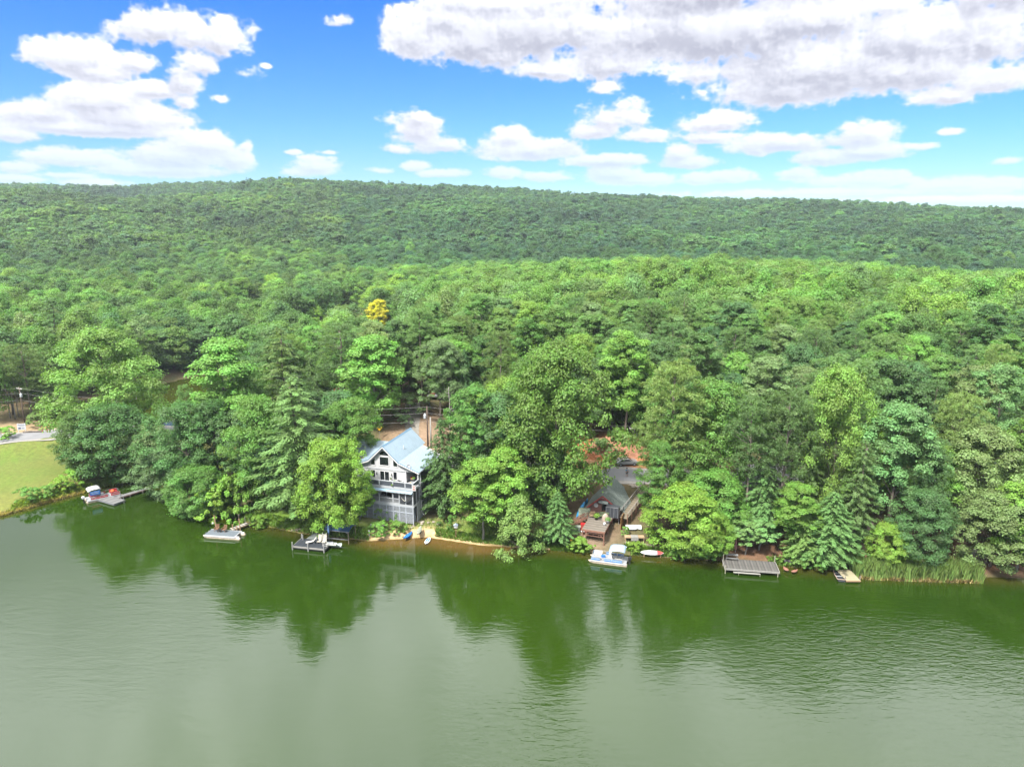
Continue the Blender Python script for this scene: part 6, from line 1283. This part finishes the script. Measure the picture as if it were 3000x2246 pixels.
# bare snags
def snag(px, py, top, label, seed, br=7):
    p = G(px, py); lo, hi = 0, 40
    for _ in range(30):
        m_ = (lo + hi) / 2; lo, hi = (m_, hi) if proj(p.x, p.y, m_)[1] > top else (lo, m_)
    H = lo - p.z; r = random.Random(seed); t = thing('dead_tree', label, 'dead tree', (p.x, p.y, p.z)); gm = mat('bleached_wood', (.36, .34, .31), .9, vary=.15); pts = [(r.uniform(-.12, .12), 0, H * k / 7) for k in range(8)]; part(t, 'trunk', Geo().tube(pts, [.16 - .014 * k for k in range(8)], 7), gm, True)
    for k in range(br):
        z = H * r.uniform(.35, .97); a_ = r.uniform(0, 6.28); L = r.uniform(.8, 2.2) * (1.2 - z / H * .5); part(t, 'branch', Geo().tube([(0, 0, z), (math.cos(a_) * L * .5, math.sin(a_) * L * .5, z + L * .2), (math.cos(a_) * L, math.sin(a_) * L, z + L * r.uniform(.3, .8))], [.05, .035, .012], 5), gm)
snag(1318, 1275, 1133, 'bare grey snag standing right of the transformer pole', 5, 12)
for i, (px, py, tp) in enumerate(((30, 1225, 1115), (46, 1228, 1122), (56, 1222, 1105))): snag(px, py, tp, ['bare leaning snag at the left edge above the dirt bank', 'middle bare snag left of the brown utility pole', 'bare snag closest to the brown utility pole'][i], 20 + i, 10)
for i, (px, py, tp) in enumerate(((590, 838, 795), (606, 836, 790), (880, 862, 812), (897, 860, 808), (948, 858, 806), (806, 835, 790))):
    snag(px, py, tp, ['left bare grey dead tree of a pair in the valley wood', 'right bare grey dead tree of a pair in the valley wood', 'leftmost of three grey dead trees left of the golden tree', 'middle of three grey dead trees left of the golden tree', 'rightmost of three grey dead trees left of the golden tree', 'lone grey dead tree in the centre of the valley wood'][i], 40 + i, 9)
t = thing('fallen_branches', 'fallen grey tree top with bare branches at the right end of the reeds', 'branches', G(2868, 1655)); r = random.Random(5)
for k in range(7): x = -1.6 + k * .45; part(t, 'branch', Geo().tube([(x * .25, 1.2, 2.0), (x * .7, .3, 1.5), (x, -.8, -.1)], [.05, .04, .02], 5), mat('bleached_wood', (.36, .34, .31), .9))
# second boat on a trailer, cars and a person
p = G(1292, 1172); tb = pontoon_boat((p.x, p.y, p.z + .85), R(176), 'red and white pontoon boat parked on a trailer up the slope', REDP, 6.2, 2.3, None, mat('red_cushion', (.45, .03, .04), .7), False, toon=ALU)
t = thing('boat_trailer', 'black boat trailer under the red and white boat up the slope', 'trailer', (p.x, p.y, p.z), R(176)); part(t, 'frame', Geo().box(-2.4, 2.4, -.7, -.58, .5, .62).box(-2.4, 2.4, .58, .7, .5, .62).box(2.4, 3.8, -.06, .06, .5, .62).box(-1, -.9, -.7, .7, .45, .55), BLACK)
for y in (-.95, .95): part(t, 'wheel', Geo().tube([(-.8, y - .1, .33), (-.8, y + .1, .33)], .33, 16), BLACK)
p = G(1296, 1170); t = thing('red_awning', 'small red canopy showing in the trees above the trailered boat', 'canopy', (p.x + .3, p.y + 5, p.z)); part(t, 'canopy', Geo().prism([(-1.6, -1, 3.6), (1.6, -1, 3.6), (1.6, 1, 3.3), (-1.6, 1, 3.3)], (0, 0, .08)), REDP); posts(t, [(-1.5, -.9), (1.5, -.9), (-1.5, .9), (1.5, .9)], .05, 0, 3.4, ALU)
def car(px, py, rz, label, body):
    p = G(px, py); t = thing('parked_car', label, 'car', (p.x, p.y, p.z), rz)
    sec = [(-2.2, .55), (-2.25, .9), (-1.9, 1.0), (-1.35, 1.42), (.25, 1.45), (1.0, 1.02), (2.0, .88), (2.2, .6), (2.1, .35), (-2.1, .35)]
    o = part(t, 'body', Geo().prism([(x, -.88, z) for x, z in sec], (0, 1.76, 0)), body, bevel=.09); g = Geo()
    for y in (-.885, .883): g.prism([(-1.5, y, 1.02), (-1.25, y, 1.34), (.2, y, 1.36), (.75, y, 1.04)], (0, .004, 0))
    g.prism([(.32, -.72, 1.43), (1.0, -.76, 1.06), (1.0, .76, 1.06), (.32, .72, 1.43)], (.02, 0, .02)); part(t, 'window', g, PANE)
    for x in (-1.4, 1.35):
        for y in (-.8, .8): w_ = part(t, 'wheel', Geo().tube([(x, y - .11, .33), (x, y + .11, .33)], .33, 16), BLACK); part(w_, 'rim', Geo().tube([(x, y - .12, .33), (x, y + .12, .33)], .2, 12), ALU)
    for y in (-.62, .62): part(t, 'headlight', Geo().box(2.08, 2.2, y - .16, y + .16, .62, .78), WHITE, bevel=.03); part(t, 'tail_light', Geo().box(-2.25, -2.18, y - .15, y + .15, .7, .85), REDP)
car(1835, 1362, R(8), 'silver car parked on the lane behind the cabin, partly under leaves', mat('silver_paint', (.50, .52, .52), .3, .5, vary=.03)); car(2000, 1405, R(-4), 'white car parked under the trees right of the cabin lane', mat('white_car_paint', (.62, .63, .64), .3, vary=.03))
def person():
    p = G(1836, 1398); t = thing('person', 'person in a blue shirt and black shorts standing on the lane behind the cabin', 'person', (p.x, p.y, p.z), R(20))
    V = dict(pel=(0,0,.95), ch=(0,0,1.3), nk=(0,0,1.5), hd=(0,.02,1.66), hl=(-.11,0,.9), hr=(.11,0,.9), kl=(-.13,.03,.5), kr=(.14,-.02,.5), al=(-.14,0,.08), ar=(.16,0,.08), tl=(-.15,-.16,.04), tr=(.18,-.16,.04), sl=(-.2,0,1.42), sr=(.2,0,1.42), el=(-.28,.02,1.14), er=(.27,.02,1.14), wl=(-.22,-.18,1.0), wr=(.24,-.16,.95), fl=(-.2,-.26,.96), fr=(.23,-.24,.89))
    E_ = ['pel ch','ch nk','nk hd','pel hl','pel hr','hl kl','kl al','al tl','hr kr','kr ar','ar tr','ch sl','ch sr','sl el','el wl','wl fl','sr er','er wr','wr fr']
    rad = dict(pel=.15, ch=.16, nk=.06, hd=.105, hl=.1, hr=.1, kl=.065, kr=.065, al=.045, ar=.045, tl=.035, tr=.035, sl=.07, sr=.07, el=.045, er=.045, wl=.032, wr=.032, fl=.035, fr=.035); K = list(V)
    def skin(nm, keys, edges, m, scale=1.0, parent=t):
        me = bpy.data.meshes.new(nm); me.from_pydata([V[k] for k in keys], [(keys.index(a), keys.index(b)) for a, b in (e.split() for e in edges)], []); me.materials.append(m)
        o = link(nm, me, parent); sk = o.modifiers.new('skin', 'SKIN'); me.skin_vertices or None
        for i, k in enumerate(keys): me.skin_vertices[0].data[i].radius = (rad[k] * scale, rad[k] * scale)
        me.skin_vertices[0].data[0].use_root = True; sb = o.modifiers.new('sub', 'SUBSURF'); sb.levels = sb.render_levels = 1; return o
    skin('body', K, E_, mat('skin_tone', (.45, .27, .19), .7)); skin('shirt', ['ch', 'nk', 'pel', 'sl', 'sr', 'el', 'er'], ['ch nk', 'ch pel', 'ch sl', 'ch sr', 'sl el', 'sr er'], mat('turquoise_blue_cloth', (.03, .28, .50), .8), 1.14)
    skin('shorts', ['pel', 'hl', 'hr', 'kl', 'kr'], ['pel hl', 'pel hr', 'hl kl', 'hr kr'], BLACK, 1.15); part(t, 'hair', Geo().lathe([(.11, -.02), (.125, .06), (.09, .13), (.01, .155)], 12, (0, .04, 1.66)), BLACK, True)
    part(t, 'shoe', Geo().box(-.2, -.1, -.2, .06, 0, .08), DARK); part(t, 'shoe', Geo().box(.12, .22, -.2, .06, 0, .08), DARK)
person()
# hidden roofs and sheds among the trees
def shed(px, py, w, d, h, rz, roofm, wallm, label, cat='house', nm='house', rh=1.6, ov=.4):
    p = G(px, py); t = thing(nm, label, cat, (p.x, p.y, p.z), rz); part(t, 'wall', Geo().box(-w/2, w/2, -d/2, d/2, -.5, h).prism([(-w/2, -d/2, h), (-w/2, d/2, h), (-w/2, 0, h + rh)], (w, 0, 0)), wallm)
    for s in (-1, 1): part(t, 'roof', Geo().prism([(-w/2 - ov, 0, h + rh + .05), (w/2 + ov, 0, h + rh + .05), (w/2 + ov, s * (d/2 + ov), h - .2), (-w/2 - ov, s * (d/2 + ov), h - .2)], (0, 0, .1)), roofm)
    d_ = part(t, 'door', Geo().box(-.45, .45, -d/2 - .05, -d/2, 0, 2.0), DARK); part(d_, 'handle', Geo().box(.3, .36, -d/2 - .09, -d/2 - .05, .95, 1.05), ALU)
    for x in (-w/3, w/3): q = part(t, 'window', Geo().box(x-.5, x+.5, -d/2 - .05, -d/2, 1.0, 1.9), TRIMW); part(q, 'pane', Geo().box(x-.42, x+.42, -d/2 - .07, -d/2 - .045, 1.08, 1.82), PANE)
    return t
REDROOF = mat('red_metal_roof', (.50, .09, .06), .5, vary=.1); GREYROOF = mat('grey_roof', (.30, .30, .31), .8, vary=.15)
shed(1640, 1215, 9, 7, 3.0, R(8), REDROOF, WOOD_RED, 'house with red metal roof showing through the great broad oak')
shed(1030, 1180, 7, 6, 2.8, R(-10), REDROOF, WOOD_RED, 'red-roofed building hidden behind the feathery pine left of the drive')
shed(2235, 1430, 8, 6, 2.8, R(4), GREYROOF, SIDING, 'pale house under the olive pines above the long grey dock')
shed(2500, 1590, 4.5, 3.5, 2.3, R(-6), mat('brown_roof', (.19, .15, .13), .9, vary=.2), mat('tan_wall', (.33, .25, .18), .8), 'brown boathouse behind the feathery hemlock left of the reeds', 'shed', 'boathouse', 1.2)
shed(2965, 1425, 7, 5, 2.8, R(-8), GREYROOF, SIDING, 'grey-roofed house in the trees at the right edge')
shed(965, 1003, 9, 6, 3.0, R(5), GREYROOF, SIDING, 'pale roof glimpsed in the wood beyond the cove')
p = G(2243, 1545); t = thing('wooden_stair', 'dark wooden stair on the slope between the two olive pines', 'stairs', (p.x, p.y, p.z))
for k in range(9): part(t, 'step', Geo().box(-.6, .6, k*.35, k*.35 + .28, k*.22, k*.22 + .05), WEATHERED)
part(t, 'stringer', Geo().beam((-.62, 0, -.05), (-.62, 3.2, 1.9), .06, .2).beam((.62, 0, -.05), (.62, 3.2, 1.9), .06, .2), WEATHERED)
for x in (-.65, .65): part(t, 'handrail', Geo().beam((x, 0, .9), (x, 3.2, 2.9), .06, .08), WEATHERED)
p = G(1290, 1247); solo('drain_pipe', Geo().tube([(-1, 0, .1), (1, -.1, .1)], .13, 8), BLACK, 'black pipe lying on the bare slope right of the transformer pole', 'pipe', (p.x, p.y, p.z), R(-8))
# clay heap with its stones, brush pile
def heap(cx, cy, rx, ry, h, nm, label, m, seed=0, n=26):
    r = np.random.default_rng(seed); ys, xs = np.meshgrid(np.linspace(-1, 1, n), np.linspace(-1, 1, n)); q = np.sqrt(xs**2 + ys**2); z = np.clip(1 - q**1.7, -.3, 1) * h + (wav(xs * 9, ys * 9, 1., seed) * .10 + r.normal(0, .05, xs.shape)) * h
    X = cx + xs * rx; Y = cy + ys * ry; Zg = ground(X, Y); rows = np.stack([X, Y, Zg + np.where(q < 1, z, -.3)], -1); o = part(None, nm, Geo().strip(rows.tolist()), m, True); o['label'] = label; o['category'] = 'heap'; o['kind'] = 'stuff'
CLAY = mat('orange_clay', (.60, .30, .16), .95, vary=.2, scale=.9, bump=.7)
heap(15.0, 131.5, 4.2, 1.9, 1.3, 'clay_heap', 'heap of raw orange clay beside the lane', CLAY, 2); heap(21.5, 137.5, 6.5, 2.6, 2.6, 'clay_bank', 'darker orange clay bank cut into the slope behind the heap', mat('dark_clay', (.36, .17, .10), .95, vary=.3, scale=.8, bump=.7), 5)
g = Geo(); r = random.Random(9); 
for k in range(90):
    x, y = 10.8 + r.gauss(0, .8), 133.0 + r.gauss(0, .6); z = gz(x, y) + r.uniform(0, .8); a_ = r.uniform(0, 3.14); L = r.uniform(.4, 1.1); g.beam((x - math.cos(a_)*L, y - math.sin(a_)*L, z), (x + math.cos(a_)*L, y + math.sin(a_)*L, z + r.uniform(-.3, .4)), .06)
o = part(None, 'brush_pile', g, mat('dry_brush', (.34, .27, .23), .9, vary=.3)); o['kind'] = 'stuff'; o['label'] = 'pile of dry brush left of the clay heap'; o['category'] = 'brush pile'
# ---------------------------------------------------------------- reeds, grass and shore weeds
def blades(name, pts, hs, w, tint, label, cat, lean=.25, tip=None):
    n = len(pts); r = RNG; a = r.random(n) * 6.283; h = r.uniform(hs[0], hs[1], n); d = np.stack([np.cos(a) * lean * r.random(n), np.sin(a) * lean * r.random(n), np.ones(n)], -1); side = np.stack([-np.sin(a + 1.57 * 0), np.cos(a), np.zeros(n)], -1)
    base = np.asarray(pts); mid = base + d * h[:, None] * .55; top = base + d * h[:, None] + np.stack([np.cos(a), np.sin(a), np.zeros(n)], -1) * (h * lean * .6)[:, None]
    V = np.stack([base - side * w, base + side * w, mid + side * w * .8, top, mid - side * w * .8], 1).reshape(-1, 3).astype(np.float32)
    me = bpy.data.meshes.new(name); me.vertices.add(5 * n); me.vertices.foreach_set('co', V.ravel()); me.loops.add(5 * n); me.polygons.add(n)
    me.loops.foreach_set('vertex_index', np.arange(5 * n, dtype=np.int32)); me.polygons.foreach_set('loop_start', np.arange(0, 5 * n, 5, dtype=np.int32)); me.update()
    me.attributes.new('tone', 'FLOAT', 'FACE').data.foreach_set('value', r.random(n).astype(np.float32)); me.materials.append(LEAF)
    o = link(name, me); o.color = (*tint, 1); o['kind'] = 'stuff'; o['label'] = label; o['category'] = cat; return o
xs = RNG.uniform(51.6, 69.5, 7000); ys = np.interp(xs, SHX, SHY) + RNG.uniform(-2.0, 1.6, 7000) - .2 * np.sin(xs * 1.3)
blades('reeds', np.stack([xs, ys, np.full(7000, -.1)], -1), (1.4, 2.9), .05, (.20, .30, .085), 'pale green reeds standing in the water along the right shore', 'reeds', .2)
xs = RNG.uniform(52, 69, 1500); ys = np.interp(xs, SHX, SHY) + RNG.uniform(-2.2, -1.0, 1500)
blades('dry_reeds', np.stack([xs, ys, np.full(1500, -.1)], -1), (.3, .9), .05, (.34, .27, .12), 'dry straw-coloured reed stubble at the water edge of the reeds', 'reeds', .5)
def band(x0, x1, o0, o1, n): x = RNG.uniform(x0, x1, n); y = np.interp(x, SHX, SHY) + RNG.uniform(o0, o1, n); return np.stack([x, y, np.maximum(ground(x, y), 0) - .03], -1)
blades('bank_grass', np.concatenate([band(-86, -71, .0, 2.2, 5000), band(-92, -86, -.4, 3.5, 2500)]), (.35, .95), .07, (.17, .25, .04), 'tall grass along the edge of the field bank', 'grass', .5)
blades('shore_grass', np.concatenate([band(-56, -24, .1, 3.0, 5000), band(-13, 12, .4, 2.2, 4500), band(6.3, 12.5, -.2, 1.2, 2500), band(19, 32, .1, 1.8, 2500), band(40, 51, 0, 1.5, 1500)]), (.2, .6), .06, (.11, .20, .03), 'short bright grass along the shore', 'grass', .6)
blades('dry_bank_grass', band(-96, -84, -.9, .6, 1800), (.3, .8), .05, (.36, .30, .14), 'dry straw grass at the water edge on the far left', 'grass', .7)
x = RNG.uniform(-22, 2, 2600); y = RNG.uniform(110, 116, 2600); k = gz is not None
blades('lawn_weeds', np.stack([x, y, ground(x, y) - .02], -1)[ground(x, y) > .7], (.12, .35), .06, (.14, .21, .04), 'weedy grass on the slope around the kayak beach', 'grass', .7)
x = RNG.uniform(18.5, 21.5, 500); y = RNG.uniform(105.2, 106.4, 500); blades('garden_greens', np.stack([x, y, ground(x, y)], -1), (.3, .7), .12, (.16, .27, .04), 'leafy yellow-green plants in the garden bed behind the shore walk', 'plants', .8)

# ---------------------------------------------------------------- the air
hz = bpy.data.materials.new('haze_air'); hz.use_nodes = True; t = NT(hz.node_tree); t.n.clear()
pv = t.new('ShaderNodeVolumePrincipled'); pv.inputs['Color'].default_value = (.78, .88, 1, 1); pv.inputs['Density'].default_value = HAZE_DENSITY
pv.inputs['Anisotropy'].default_value = .2
o_ = t.new('ShaderNodeOutputMaterial'); t.l.new(pv.outputs[0], o_.inputs['Volume'])
hb = part(None, 'haze', Geo().box(-3500, 3500, -3500, 3500, -9, 150), hz); hb['kind'] = 'stuff'; hb['label'] = 'thin blue summer haze'; hb.display_type = 'WIRE'
